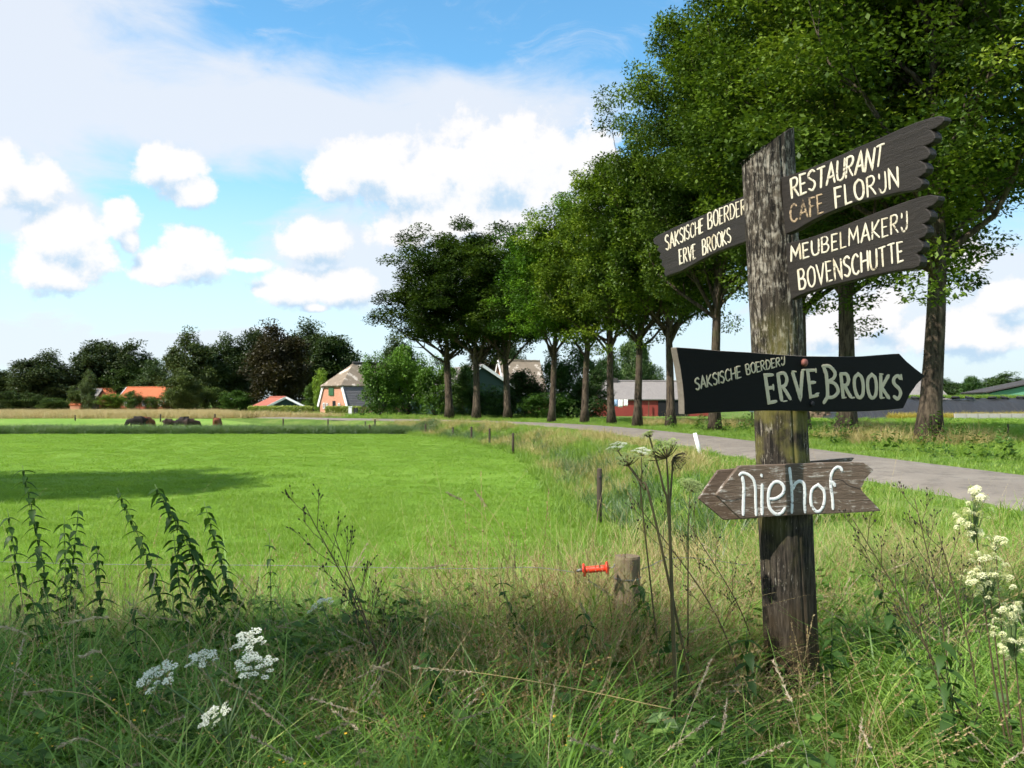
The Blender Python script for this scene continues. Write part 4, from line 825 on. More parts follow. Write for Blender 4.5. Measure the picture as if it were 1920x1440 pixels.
# ------------------------------------------------------------------ cattle (continuous skinned bodies)
def cowmat(name, base, patch, th):
    m, n = mat(name); z = n.noise(tcoord(n), 1.6, 2, .5); pbsdf(n, n.mix(n.ss(z, th, th + .02), base, patch), .7, spec=.2); return m
C_BLK = cowmat('black_hide', (.018, .013, .012), (.022, .015, .013), .5); C_BRW = cowmat('red_brown_hide', (.16, .055, .028), (.13, .045, .022), .5); C_DKB = cowmat('dark_brown_hide', (.035, .02, .015), (.6, .58, .55), .68)
def cow(px, Z, rz, m_, sc, lab):
    x = xat(px, Z); z = g1(x, Z)
    J = {'rump': ((-.82, 0, .98), (.38, .44)), 'mid': ((-.1, 0, .90), (.46, .54)), 'sh': ((.6, 0, .98), (.36, .46)), 'nk': ((.95, 0, .86), (.22, .30)), 'nk2': ((1.15, 0, .58), (.16, .20)), 'hd': ((1.27, 0, .34), (.14, .17)), 'mz': ((1.38, 0, .12), (.10, .10)),
         'tl': ((-1.14, 0, 1.12), (.05, .05)), 'tl2': ((-1.2, 0, .6), (.03, .03)), 'e1': ((1.2, .24, .50), (.035, .03)), 'e2': ((1.2, -.24, .50), (.035, .03))}
    E = [('rump', 'mid'), ('mid', 'sh'), ('sh', 'nk'), ('nk', 'nk2'), ('nk2', 'hd'), ('hd', 'mz'), ('rump', 'tl'), ('tl', 'tl2'), ('nk2', 'e1'), ('nk2', 'e2')]
    for s_, sy in (('l', .2), ('r', -.2)):
        J['f1' + s_] = ((.62, sy, .62), (.12, .12)); J['f2' + s_] = ((.64, sy, .36), (.09, .09)); J['f3' + s_] = ((.62, sy, .03), (.06, .06)); E += [('sh', 'f1' + s_), ('f1' + s_, 'f2' + s_), ('f2' + s_, 'f3' + s_)]
        J['h1' + s_] = ((-.72, sy, .66), (.16, .15)); J['h2' + s_] = ((-.92, sy, .40), (.10, .10)); J['h3' + s_] = ((-.86, sy, .03), (.06, .06)); E += [('rump', 'h1' + s_), ('h1' + s_, 'h2' + s_), ('h2' + s_, 'h3' + s_)]
    ks = list(J); me = bpy.data.meshes.new('cow'); me.from_pydata([J[k][0] for k in ks], [(ks.index(a), ks.index(b)) for a, b in E], []); me.materials.append(m_)
    o = ob('cow', me, None, (x, Z, z)); o.rotation_euler = (0, 0, rz); o.scale = (sc,) * 3; sk = o.modifiers.new('skin', 'SKIN')
    for i, k in enumerate(ks): me.skin_vertices[0].data[i].radius = J[k][1]; me.skin_vertices[0].data[i].use_root = (k == 'mid')
    o.modifiers.new('sub', 'SUBSURF').render_levels = 2; tag(o, lab, 'cow', 'cattle grazing in the pasture')
cow(257, 69, 3.5, C_BLK, .66, 'leftmost black cow grazing with its back to the straw field'); cow(276, 70, 1.2, C_BRW, .62, 'red brown cow half hidden behind the leftmost black one')
cow(318, 71, .1, C_DKB, .5, 'small dark calf alone between the two groups'); cow(343, 70, 2.7, C_BLK, .62, 'black cow left of a pair grazing side by side')
cow(359, 68.8, .4, C_DKB, .54, 'dark brown cow with white muzzle in front of the pair'); cow(408, 70, 1.5, C_BRW, .56, 'rightmost calf seen from behind, standing by a fence post')

# ------------------------------------------------------------------ signpost
SG = empty('signpost', (1.31, 4.2, .1)); tag(SG, 'weathered wooden signpost carrying five hand lettered direction boards', 'signpost'); SGI = Matrix.Translation(-Vector((1.31, 4.2, .1)))
def pc(z): return 1.187 + (2.717 - z) * (1.302 - 1.187) / (2.717 - .296)
na, nr = 160, 420; rng = np.random.default_rng(4)
A = np.linspace(0, 2 * math.pi, na, endpoint=False); Hh = np.linspace(-.25, 2.9, nr)
from mathutils import noise as mn
grain = np.array([[mn.fractal(Vector((math.cos(a) * 5.5, math.sin(a) * 5.5, h * 1.1)), 1, 2, 5) for a in A] for h in Hh[::4]])
grain = np.repeat(grain, 4, 0)[:nr]; gr2 = np.array([mn.noise(Vector((math.cos(a) * 14, math.sin(a) * 14, 3.3))) for a in A])
R_ = .1195 + .0035 * grain + .002 * gr2[None] + .002 * np.sin(Hh * 2.2)[:, None]
for ac, h0, h1, dp in ((-1.35, -.2, 2.0, .009), (-1.9, 1.2, 2.85, .006), (-.8, .1, 1.9, .008), (-2.3, -.2, 1.0, .006), (-1.05, 1.5, 2.8, .006)):
    aw = ac + .05 * np.sin(Hh * 3 + ac * 9)[:, None]; dd = np.abs((A[None] - aw + math.pi) % (2 * math.pi) - math.pi)
    R_ = R_ - dp * np.exp(-(dd / .035) ** 2) * sstep(h0, h0 + .2, Hh)[:, None] * (1 - sstep(h1 - .2, h1, Hh))[:, None]
PX = pc(Hh)[:, None] + R_ * np.cos(A)[None]; PY = 4.2 + R_ * np.sin(A)[None]; PZ = np.repeat(Hh[:, None], na, 1)
lim = 2.705 + (PX - (1.187 - .12)) * .66 + .006 * grain; PZ = np.minimum(PZ, lim)
Vp = np.stack([PX, PY, PZ], -1).reshape(-1, 3)
ii = np.arange(na * nr).reshape(nr, na); Fp = np.stack([ii[:-1], np.roll(ii[:-1], -1, 1), np.roll(ii[1:], -1, 1), ii[1:]], -1).reshape(-1, 4)
pm = np_mesh('post', Vp, Fp, M_POST, smooth=True); bm = bmesh.new(); bm.from_mesh(pm); bm.verts.ensure_lookup_table()
tv = [bm.verts[i] for i in ii[-1]]; c = bm.verts.new((np.mean([v.co for v in tv], 0))); c.co.z += .002
for i in range(na): bm.faces.new((tv[i], tv[(i + 1) % na], c))
bm.normal_update(); bm.to_mesh(pm); bm.free(); o = ob('post', pm, SG); o.matrix_parent_inverse = SGI

def Z1(p): return (1200 + p[0] / 3.2, 200 + p[1] / 3.2)
def Z2(p): return (1240 + p[0] * .27083, 620 + p[1] * .27083)
class Plane:
    def __init__(s, p0, n):
        s.p0 = Vector(p0); s.n = Vector(n).normalized(); s.x = Vector((0, 0, 1)).cross(s.n).normalized(); s.y = s.n.cross(s.x)
        s.M = Matrix((s.x, s.y, s.n)).transposed().to_4x4(); s.M.translation = s.p0
    def hit(s, px, py):
        d = Vector(((px - 960) / F, 1, (HY - py) / F)); o_ = Vector((0, 0, CZ)); t = (s.p0 - o_).dot(s.n) / d.dot(s.n); q = o_ + d * t - s.p0
        return q.dot(s.x), q.dot(s.y)
def board(label, outline, pl, th, m_, bev=.004, edge=None):
    pts = [pl.hit(*p) for p in outline]; bm = bmesh.new(); vs = [bm.verts.new((x, y, 0)) for x, y in pts]; f = bm.faces.new(vs); bm.normal_update()
    if f.normal.z < 0: f.normal_flip()
    ex = bmesh.ops.extrude_face_region(bm, geom=[f]); bmesh.ops.translate(bm, verts=[v for v in ex['geom'] if isinstance(v, bmesh.types.BMVert)], vec=(0, 0, -th))
    bmesh.ops.recalc_face_normals(bm, faces=bm.faces); me = bpy.data.meshes.new('sign_board'); bm.to_mesh(me); bm.free(); me.materials.append(m_)
    if edge:
        me.materials.append(edge)
        for p_ in me.polygons:
            if abs(p_.normal.z) < .5: p_.material_index = 1
    o = ob('sign_board', me, SG); o.matrix_parent_inverse = SGI; o.matrix_basis = pl.M; o['label'] = label
    b = o.modifiers.new('b', 'BEVEL'); b.width = bev; b.segments = 2; b.limit_method = 'ANGLE'; b.angle_limit = rad(50); b.harden_normals = False
    return o
GL = {'A': (.72, [[(0, 0), (.36, 1), (.72, 0)], [(.13, .34), (.6, .36)]]), 'B': (.62, [[(.02, 0), (0, 1)], 's', [(0, .98), (.38, .98), (.52, .76), (.36, .55), (.04, .52)], 's', [(.1, .52), (.46, .48), (.6, .25), (.42, .02), (.02, .02)]]),
      'C': (.62, ['s', [(.6, .84), (.4, 1), (.14, .86), (.01, .5), (.12, .12), (.38, 0), (.62, .14)]]), 'D': (.66, [[(.02, 0), (0, 1)], 's', [(0, .98), (.35, .94), (.62, .62), (.62, .36), (.38, .05), (.02, .02)]]),
      'E': (.52, [[(.5, .98), (0, 1), (.02, 0), (.52, .02)], [(.04, .52), (.42, .52)]]), 'F': (.5, [[(.5, .98), (0, 1), (.02, 0)], [(.04, .52), (.4, .52)]]), 'H': (.62, [[(0, 0), (0, 1)], [(.62, 0), (.6, 1)], [(.04, .5), (.58, .52)]]),
      'I': (.08, [[(.04, 0), (.04, 1)]]), 'K': (.62, [[(0, 0), (0, 1)], [(.58, 1), (.06, .46), (.62, 0)]]), 'L': (.5, [[(0, 1), (.02, 0), (.5, .02)]]), 'M': (.82, [[(0, 0), (.06, 1), (.4, .35), (.74, 1), (.82, 0)]]),
      'N': (.64, [[(0, 0), (0, 1), (.62, .02), (.64, 1)]]), 'O': (.66, ['s', [(.34, 1), (.06, .82), (.0, .46), (.12, .12), (.34, 0), (.58, .14), (.66, .5), (.58, .86), (.34, 1)]]),
      'R': (.62, [[(.02, 0), (0, 1)], 's', [(0, .98), (.4, .98), (.54, .76), (.38, .54), (.04, .5)], [(.2, .5), (.62, 0)]]), 'S': (.56, ['s', [(.54, .86), (.34, 1), (.06, .88), (.06, .66), (.46, .42), (.54, .2), (.32, 0), (.02, .12)]]),
      'T': (.64, [[(0, .98), (.64, 1)], [(.32, .98), (.32, 0)]]), 'U': (.62, ['s', [(0, 1), (0, .4), (.12, .06), (.34, 0), (.56, .1), (.6, .42), (.6, 1)]]), 'V': (.66, [[(0, 1), (.32, 0), (.66, 1)]]),
      '&': (.56, [[(.08, .98), (.08, .72)], 's', [(.52, 1), (.52, .3), (.4, .02), (.18, .0), (.04, .24)]]), ' ': (.4, [])}
def glyphs(text, quad, gap=.2, jit=.03, seed=1, shrink=1.0):
    """quad = BL, BR, TL, TR in photo pixels -> list of polylines in pixels"""
    rnd = random.Random(seed); tot = sum(GL[c][0] for c in text) + gap * (len(text) - 1); x = 0; out_ = []
    BL, BR, TL, TR = [Vector(q) for q in quad]
    for c in text:
        w, st = GL[c]; sm = False; dy = rnd.uniform(-jit, jit); sx = rnd.uniform(-.03, .03)
        for s_ in st:
            if isinstance(s_, str): sm = True; continue
            p = catmull(s_, 5) if sm else np.array(s_, float)
            if not sm and len(p) == 2: p = np.array([p[0], (p[0] + p[1]) / 2 + rnd.uniform(-.02, .02), p[1]])
            sm = False; L = []
            for (u, v) in p:
                uu = (x + u + sx * v) / tot; vv = v + dy; L.append(BL.lerp(BR, uu).lerp(TL.lerp(TR, uu), vv))
            out_.append(L)
        x += w + gap
    return out_
def ribbons(name, polys, pl, wpx, m_, par, lift=.0012, label=None, wv=.12, seed=2, hump=.0012):
    V = []; Fs = []; rnd = random.Random(seed)
    for pi, poly in enumerate(polys):
        P = [Vector(p) for p in poly]; Q = [P[0]]
        for a, b in zip(P, P[1:]):        # resample so the brush width can wobble, keep corners
            n = max(1, int((b - a).length / 2.2)); Q += [a.lerp(b, (i + 1) / n) for i in range(n)]
        n = len(Q); base = len(V); w0 = wpx * rnd.uniform(1 - wv, 1 + wv); off = lift + pi % 7 * .00012; closed = (Q[0] - Q[-1]).length < .3
        for i, q in enumerate(Q):
            t0 = (Q[i] - Q[i - 1]).normalized() if i else None; t1 = (Q[i + 1] - Q[i]).normalized() if i < n - 1 else None
            if closed and i == 0: t0 = (Q[-1] - Q[-2]).normalized()
            if closed and i == n - 1: t1 = (Q[1] - Q[0]).normalized()
            t0 = t0 or t1; t1 = t1 or t0; t = t0 + t1; t = t.normalized() if t.length > .1 else t0; nn = Vector((-t.y, t.x)); cs = max(.45, nn.dot(Vector((-t0.y, t0.x))))
            w = w0 / 2 / cs * (1 + rnd.uniform(-.07, .07)); ex = t * (0 if 0 < i < n - 1 else (w0 * .22 * (-1 if i == 0 else 1) * (0 if closed else 1)))
            if not closed and i in (0, n - 1): w *= .72
            for k, h in ((-1, 0), (-.55, hump), (.55, hump), (1, 0)):
                s_ = q + ex * (1 if abs(k) < 1 else 0) + nn * w * k; x, y = pl.hit(s_.x, s_.y); V.append((x, y, off + h))
        for i in range(n - 1):
            for k in range(3): a = base + i * 4 + k; Fs.append((a, a + 1, a + 5, a + 4))
    me = py_mesh(name, V, Fs, [m_], smooth=True); bm = bmesh.new(); bm.from_mesh(me)
    for f in bm.faces:
        f.normal_update()
        if f.normal.z < 0: f.normal_flip()
    bm.to_mesh(me); bm.free(); o = ob(name, me, par)
    if label: o['label'] = label
    return o
dd = Vector((.36, -.93, 0)).normalized(); nb = Vector((-.93, -.36, 0)).normalized(); axp = Vector((1.193, 4.2, 0))
PLB = Plane(axp + nb * .022 + Vector((0, 0, 2.4)), nb)
b1 = board('upper right dark board reading RESTAURANT CAFE FLORIJN', [Z1(p) for p in [(842,425),(925,402),(1000,375),(1100,334),(1200,290),(1320,236),(1450,182),(1550,136),(1650,95),(1740,66),(1790,55),(1822,62),(1826,82),(1806,108),(1775,128),(1742,140),(1764,158),(1772,186),(1757,212),(1730,228),(1708,236),(1732,256),(1740,284),(1724,312),(1684,326),(1710,342),(1722,368),(1710,398),(1684,416),(1666,424),(1690,440),(1697,462),(1682,486),(1648,502),(1560,514),(1440,540),(1300,572),(1190,612),(1100,650),(1010,696),(940,738),(870,768)]], PLB, .036, M_BOARD)
PLS = PLB
ribbons('lettering', glyphs('RESTAURANT', [Z1(p) for p in [(912,548),(1452,352),(905,432),(1468,222)]], .17, seed=3), PLS, 3.9, M_WHITEP, b1, label='cream painted word RESTAURANT')
ribbons('lettering', glyphs('CAFE', [Z1(p) for p in [(905,694),(1103,636),(902,590),(1098,524)]], .22, seed=4), PLS, 3.4, M_TANP, b1, label='faded tan word CAFE')
ribbons('lettering', glyphs('FLOR&N', [Z1(p) for p in [(1176,610),(1552,478),(1168,492),(1545,362)]], .24, seed=5), PLS, 3.9, M_WHITEP, b1, label='cream painted word FLORIJN')
b2 = board('lower right dark board reading MEUBELMAKERIJ BOVENSCHUTTE', [Z1(p) for p in [(874,822),(1000,790),(1100,757),(1200,720),(1300,680),(1400,640),(1500,602),(1600,565),(1680,540),(1740,529),(1788,536),(1786,562),(1760,590),(1716,612),(1742,634),(1746,660),(1730,688),(1700,704),(1722,724),(1724,754),(1704,782),(1670,796),(1694,816),(1700,842),(1684,868),(1656,882),(1678,902),(1684,930),(1672,958),(1640,972),(1500,992),(1400,1012),(1300,1037),(1200,1060),(1100,1086),(1000,1115),(950,1135),(906,1160),(892,1060),(882,940)]], PLB, .036, M_BOARD)
ribbons('lettering', glyphs('MEUBELMAKER&', [Z1(p) for p in [(908,930),(1606,742),(905,846),(1606,628)]], .24, seed=6), PLS, 3.4, M_WHITEP, b2, label='cream painted word MEUBELMAKERIJ')
ribbons('lettering', glyphs('BOVENSCHUTTE', [Z1(p) for p in [(958,1098),(1583,924),(950,978),(1578,808)]], .22, seed=7), PLS, 3.6, M_WHITEP, b2, label='cream painted word BOVENSCHUTTE')
b3 = board('left dark board reading SAKSISCHE BOERDERIJ ERVE BROOKS', [Z1(p) for p in [(700,505),(630,532),(560,562),(500,590),(400,640),(300,682),(200,725),(100,775),(76,796),(84,824),(112,838),(100,862),(124,880),(112,906),(132,925),(126,950),(148,972),(142,996),(152,1020),(250,985),(330,940),(400,902),(470,868),(550,840),(640,808),(700,790)]], PLB, .03, M_BOARD)
ribbons('lettering', glyphs('SAKSISCHE', [Z1(p) for p in [(157,862),(380,752),(150,775),(380,668)]], .2, seed=8), PLB, 2.5, M_WHITEP, b3, label='cream painted word SAKSISCHE')
ribbons('lettering', glyphs('BOERDER&', [Z1(p) for p in [(410,737),(668,626),(408,640),(664,540)]], .2, seed=9), PLB, 2.5, M_WHITEP, b3, label='cream painted word BOERDERIJ, its end hidden by the post')
ribbons('lettering', glyphs('ERVE', [Z1(p) for p in [(240,945),(338,908),(236,860),(335,822)]], .24, seed=10), PLB, 2.5, M_WHITEP, b3, label='cream painted word ERVE')
ribbons('lettering', glyphs('BROOKS', [Z1(p) for p in [(378,892),(548,812),(374,800),(542,726)]], .2, seed=11), PLB, 2.5, M_WHITEP, b3, label='cream painted word BROOKS')
nE = Vector((.55, -.835, 0)).normalized(); PE = Plane(Vector((pc(1.7), 4.2, 1.7)) + nE * .158, nE)
b4 = board('large black arrow board pointing right reading SAKSISCHE BOERDERIJ ERVE BROOKS', [Z2(p) for p in [(104,114),(250,124),(400,138),(620,150),(850,168),(1000,176),(1150,178),(1300,180),(1420,176),(1540,166),(1648,158),(1700,212),(1760,262),(1828,313),(1770,372),(1722,440),(1690,510),(1676,538),(1560,550),(1430,558),(1300,562),(1150,562),(1000,558),(850,554),(700,554),(550,560),(400,566),(280,573),(160,581),(158,480),(148,370),(132,260),(116,180)]], PE, .036, M_BLACK, edge=M_EDGE)
ribbons('lettering', glyphs('SAKSISCHE', [Z2(p) for p in [(237,412),(550,325),(230,332),(545,245)]], .2, seed=12), PE, 2.8, M_GREYP, b4, label='small grey word SAKSISCHE')
ribbons('lettering', glyphs('BOERDER&', [Z2(p) for p in [(590,305),(852,236),(580,234),(852,178)]], .2, seed=13), PE, 2.6, M_GREYP, b4, label='small grey word BOERDERIJ')
def serif(polys, wpx): return polys
E_ = glyphs('ERVE', [Z2(p) for p in [(742,498),(1082,452),(716,306),(1066,270)]], .34, .01, seed=14)
ribbons('lettering', E_, PE, 6.3, M_GREYP, b4, label='large grey word ERVE', wv=.05)
R2_ = glyphs('ROOKS', [Z2(p) for p in [(1255,463),(1655,472),(1243,298),(1655,312)]], .32, .01, seed=15)
Bg = [[Z2(p) for p in [(1122,250),(1140,300),(1148,380),(1150,440),(1148,462),(1135,480),(1122,502)]], [Z2(tuple(p)) for p in catmull([(1110,246),(1160,246),(1200,290),(1190,330),(1150,352)], 6)], [Z2(tuple(p)) for p in catmull([(1150,352),(1200,368),(1222,420),(1190,458),(1148,462)], 6)]]
ribbons('lettering', Bg + R2_, PE, 6.3, M_GREYP, b4, label='large grey word BROOKS with swash B', wv=.05)
sx = [[(716,306),(742,300)],[(1066,262),(1068,290)],[(1062,440),(1088,432)],[(770,372),(774,412)],[(812,292),(840,296)],[(838,490),(866,486)],[(900,280),(930,284)],[(968,274),(995,270)],[(1232,294),(1262,296)],[(1246,466),(1276,462)],[(1310,466),(1334,462)],[(1506,300),(1530,302)],[(1512,468),(1540,464)],[(1655,302),(1662,340)]]
ribbons('lettering', [[Z2(a), Z2(b)] for a, b in sx], PE, 3.2, M_GREYP, b4, label='serif strokes of the large letters', lift=.0022)
M_RUST = flat('rusty_bolt', (.25, .10, .08), .7, .3, 60, .5)
bx_, by_ = PE.hit(*Z2((985, 222))); bo = MB().tube([(bx_, by_, 0), (bx_, by_, .012), (bx_, by_, .016)], [.018, .016, .009], 12).build('bolt', M_RUST, b4, True)
bx_, by_ = PE.hit(*Z2((1040, 505))); MB().tube([(bx_, by_, 0), (bx_, by_, .008)], [.014, .012], 10).build('bolt', M_DARK, b4, True)
nN = Vector((.03, -1, 0)).normalized(); PN = Plane(Vector((pc(1.1), 4.2, 1.1)) + nN * .165, nN)
PNB = Plane(Vector((pc(1.1), 4.2, 1.1)) - nN * .128, nN)
b5 = board('bare weathered wooden arrow board pointing left reading niehof', [Z2(p) for p in [(380,1140),(430,1075),(486,1005),(540,938),(700,931),(850,926),(1000,920),(1180,913),(1340,910),(1396,912),(1436,936),(1470,965),(1446,990),(1428,1012),(1408,1030),(1400,1062),(1380,1095),(1420,1142),(1468,1190),(1522,1248),(1400,1257),(1200,1266),(1000,1275),(760,1288),(548,1301),(490,1248),(430,1188)]], PN, .036, M_GREY, .003)
b6 = board('second bare weathered arrow board on the rear side of the post', [Z2(p) for p in [(258,1165),(326,1064),(395,966),(520,955),(700,940),(1030,906),(1180,892),(1338,880),(1316,906),(1296,960),(1330,1060),(1380,1240),(900,1286),(435,1312),(350,1240)]], PNB, .03, M_GREY, .003)
nie = [catmull([(566,1276),(568,1180),(570,1080),(560,1010)], 4), catmull([(538,1002),(560,985),(600,996),(636,1030),(650,1090),(652,1180),(656,1278)], 5), catmull([(697,1272),(696,1180),(697,1062)], 4), catmull([(690,994),(695,1010)], 2),
       catmull([(745,1165),(790,1162),(838,1130),(848,1085),(820,1050),(780,1050),(748,1095),(740,1165),(750,1228),(790,1268),(830,1262),(856,1225)], 5), catmull([(886,948),(892,1000),(900,1080),(905,1180),(902,1262)], 5),
       catmull([(906,1100),(925,1060),(955,1042),(985,1060),(992,1120),(990,1190),(994,1258)], 5), catmull([(1085,1066),(1046,1095),(1034,1150),(1040,1210),(1074,1252),(1108,1236),(1128,1180),(1124,1110),(1085,1066)], 5),
       catmull([(1250,968),(1240,950),(1215,945),(1185,975),(1172,1020),(1174,1090),(1184,1160),(1188,1236)], 5), catmull([(1164,1046),(1190,1052),(1200,1076)], 4)]
ribbons('lettering', [[Z2(tuple(p)) for p in c] for c in nie], PN, 5.6, M_NIE, b5, label='white carved word niehof', wv=.08, hump=.0016)
cr = MB(); 
crk = [Z2(tuple(p)) for p in catmull([(1190,1030),(1250,1036),(1290,1068),(1340,1085),(1384,1098)], 5)]
ribbons('crack', [crk, [Z2(p) for p in [(1060,1180),(1010,1200)]], [Z2(tuple(p)) for p in catmull([(384,1142),(440,1170),(500,1172),(560,1160)], 4)]], PN, 1.1, M_DARK, b5, lift=.0006, hump=.0001, label='dark split running from the notch')

# ------------------------------------------------------------------ near fence: post, wire, red gate handle
def fpm():
    m, n = mat('round_stake_wood'); p = tcoord(n); g = n.noise(scaled(n, p, (1, 1, .1)), 60, 6, .7); c = n.mix(g, (.06, .042, .026), (.30, .23, .15)); c = n.mix(n.m('MULTIPLY', n.ss(n.noise(p, 9, 4), .5, .65), .5), c, (.2, .2, .09)); pbsdf(n, c, .9, g, .7, .008, spec=.1); return m
M_STK = fpm(); ZF = 4.7; x = xat(1176, ZF); zb = g1(x, ZF); zt = CZ + (HY - 1042) / F * ZF
np_ = empty('fence_post', (x, ZF, zb)); tag(np_, 'short round weathered fence post beside the red gate handle', 'fence post')
k = 28; rnd = random.Random(6); mb = MB(); rr_ = [.066 * (1 + .04 * rnd.uniform(-1, 1)) for _ in range(k)]; hs = [-.1, .1, .25, .4, .55, zt - zb - .012, zt - zb, zt - zb]
vs = [((rr_[j] * (1 if i < 6 else (.94 if i == 6 else .35))) * math.cos(6.2832 * j / k), rr_[j] * (1 if i < 6 else (.94 if i == 6 else .35)) * math.sin(6.2832 * j / k), h) for i, h in enumerate(hs) for j in range(k)]
mb.add(vs, [(i * k + j, i * k + (j + 1) % k, (i + 1) * k + (j + 1) % k, (i + 1) * k + j) for i in range(7) for j in range(k)] + [tuple(7 * k + j for j in range(k))]); mb.build('stake', M_STK, np_)
M_WIRE = flat('galvanised_wire', (.22, .22, .22), .45, .2, 40, .8); hl = zt - zb - .11
MB().tube([(.07 * math.cos(a), .07 * math.sin(a), hl + .004 * math.sin(a)) for a in [i * math.pi / 12 for i in range(25)]], .0022, 6, False).build('wire_loop', M_WIRE, np_)
hz = CZ + (HY - 1067) / F * 4.62; hx = xat(1117, 4.62)
gh = empty('gate_handle', (hx, 4.62, hz)); gh.rotation_euler = (0, rad(-7), rad(-12)); tag(gh, 'bright red plastic spring gate handle hooked at the short fence post', 'gate handle')
def lathe(prof, k=24):
    V = [(x_, r_ * math.cos(6.28318 * j / k), r_ * math.sin(6.28318 * j / k)) for x_, r_ in prof for j in range(k)]; return V, [(i * k + j, (i + 1) * k + j, (i + 1) * k + (j + 1) % k, i * k + (j + 1) % k) for i in range(len(prof) - 1) for j in range(k)]
def redm():
    m, n = mat('red_plastic'); z = n.noise(tcoord(n), 60, 4); pbsdf(n, n.mix(z, (.72, .035, .012), (.85, .07, .02)), .38, z, .1, .001, spec=.5); return m
M_REDP = redm()
pr = [(-.052, .001), (-.052, .016)] + [(-.05 + i * .1 / 40, .0165 + (.0016 if (i // 2) % 2 else 0)) for i in range(3, 38)] + [(.05, .017), (.05, .001)]
V_, F_ = lathe(pr); MB().add(V_, F_).build('grip', M_REDP, gh, True)
for sx_ in (-1, 1):
    V_, F_ = lathe([(sx_ * .052, .001), (sx_ * .052, .024), (sx_ * .054, .030), (sx_ * .058, .0345), (sx_ * .062, .035), (sx_ * .064, .032), (sx_ * .066, .020), (sx_ * .067, .001)]); MB().add(V_, F_).build('flange', M_REDP, gh, True)
MB().tube([(-.066, 0, 0), (-.085, 0, 0), (-.10, 0, -.002)], [.010, .009, .005], 10).build('spring_cap', M_WIRE, gh, True)
MB().tube([(.066, 0, 0), (.085, 0, 0), (.096, 0, .008), (.098, 0, .018)], .0028, 8).build('hook', M_WIRE, gh, True)
def twist(pts, r, tw=.0045, turns=60):
    P = catmull(pts, 60); m_ = MB(); n = len(P)
    for ph in (0, math.pi): m_.tube([Vector(p) + Vector((0, math.cos(turns * i / n * 6.28 + ph) * tw, math.sin(turns * i / n * 6.28 + ph) * tw)) for i, p in enumerate(P)], r, 4, False)
    return m_
a0 = Vector((hx - .11, 4.60, hz - .012)); w1 = [tuple(a0), tuple(Pt(1000, 1064, 4.75)), tuple(Pt(880, 1066, 4.9)), tuple(Pt(700, 1064, 5.1)), tuple(Pt(500, 1060, 5.3)), tuple(Pt(200, 1058, 5.7)), tuple(Pt(-120, 1050, 6.0))]
tag(twist(w1, .0010, .0020, 150).build('fence_wire', M_WIRE, None, True), 'thin twisted wire running left from the red gate handle', 'wire')
w2 = [tuple(Pt(1200, 1068, 4.7)), tuple(Pt(1222, 1060, 4.72)), tuple(Pt(1245, 1050, 4.75)), tuple(Pt(1300, 1046, 5.2)), tuple(Pt(1400, 1060, 5.4))]
tag(twist(w2, .0011, .0022, 30).build('fence_wire', M_WIRE, None, True), 'short grey wire running right from the short fence post', 'wire')

# ------------------------------------------------------------------ individual plants
def leaf_mesh(name, L, Wd, m_, droop=.35, ser=True):
    V = []; n = 9
    for i in range(n):
        t = i / (n - 1); w = Wd / 2 * math.sin(math.pi * min(1, t * 1.0) ** .62) * (1 if not ser or i % 2 else .78); z = -droop * L * t * t
        V += [(t * L, -w, z + .18 * w), (t * L, 0, z - .02 * L), (t * L, w, z + .18 * w)]
    Fs = [(i * 3 + j, (i + 1) * 3 + j, (i + 1) * 3 + j + 1, i * 3 + j + 1) for i in range(n - 1) for j in range(2)]
    return np_mesh(name, V, Fs, m_, np.full(len(V), random.Random(name).random()), True)
LM = [leaf_mesh('nettle_leaf', .085, .045, G_NETTLE, d) for d in (.2, .45, .8)]
def along(P, t):
    f = t * (len(P) - 1); i = min(int(f), len(P) - 2); return Vector(P[i]).lerp(Vector(P[i + 1]), f - i), (Vector(P[i + 1]) - Vector(P[i])).normalized()
def nettle(top, base, Z, lab, n=15, seed=0, big=1.0, grp='stinging nettles standing against the meadow', m_=M_STEM, t0=.22):
    rnd = random.Random(seed); T = Pt(*top, Z + rnd.uniform(-.1, .1)); Bp = Pt(*base, Z); Bp.z = g1(Bp.x, Bp.y)
    e = empty('nettle', Bp); tag(e, lab, 'nettle', grp); mid = (T - Bp) * .5 + Vector((-(T - Bp).x * .22, 0, .03)); P = catmull([(0, 0, 0), tuple(mid), tuple(T - Bp)], 8)
    MB().tube(P, [.0042 * (1 - .7 * i / (len(P) - 1)) for i in range(len(P))], 6).build('stem', m_, e, True)
    for i in range(n):
        t = t0 + (1 - t0) * (i / n) ** .8; p, d = along(P, t); s_ = 1.1 * big * (1.12 - .72 * max(0, t - .3)) * rnd.uniform(.8, 1.15)
        for q in (0, 1):
            a = i * 1.57 + q * math.pi + rnd.uniform(-.3, .3) + seed; l = ob('leaf', LM[rnd.randrange(3)], e, p); l.rotation_euler = (rnd.uniform(-.3, .3), rnd.uniform(-.1, .5), a); l.scale = (s_, s_, s_)
            if t > .5 and rnd.random() < .5: l2 = ob('leaf', LM[2], e, p); l2.rotation_euler = (0, .9, a + .8); l2.scale = (s_ * .45, s_ * .35, s_ * .6)
    return e
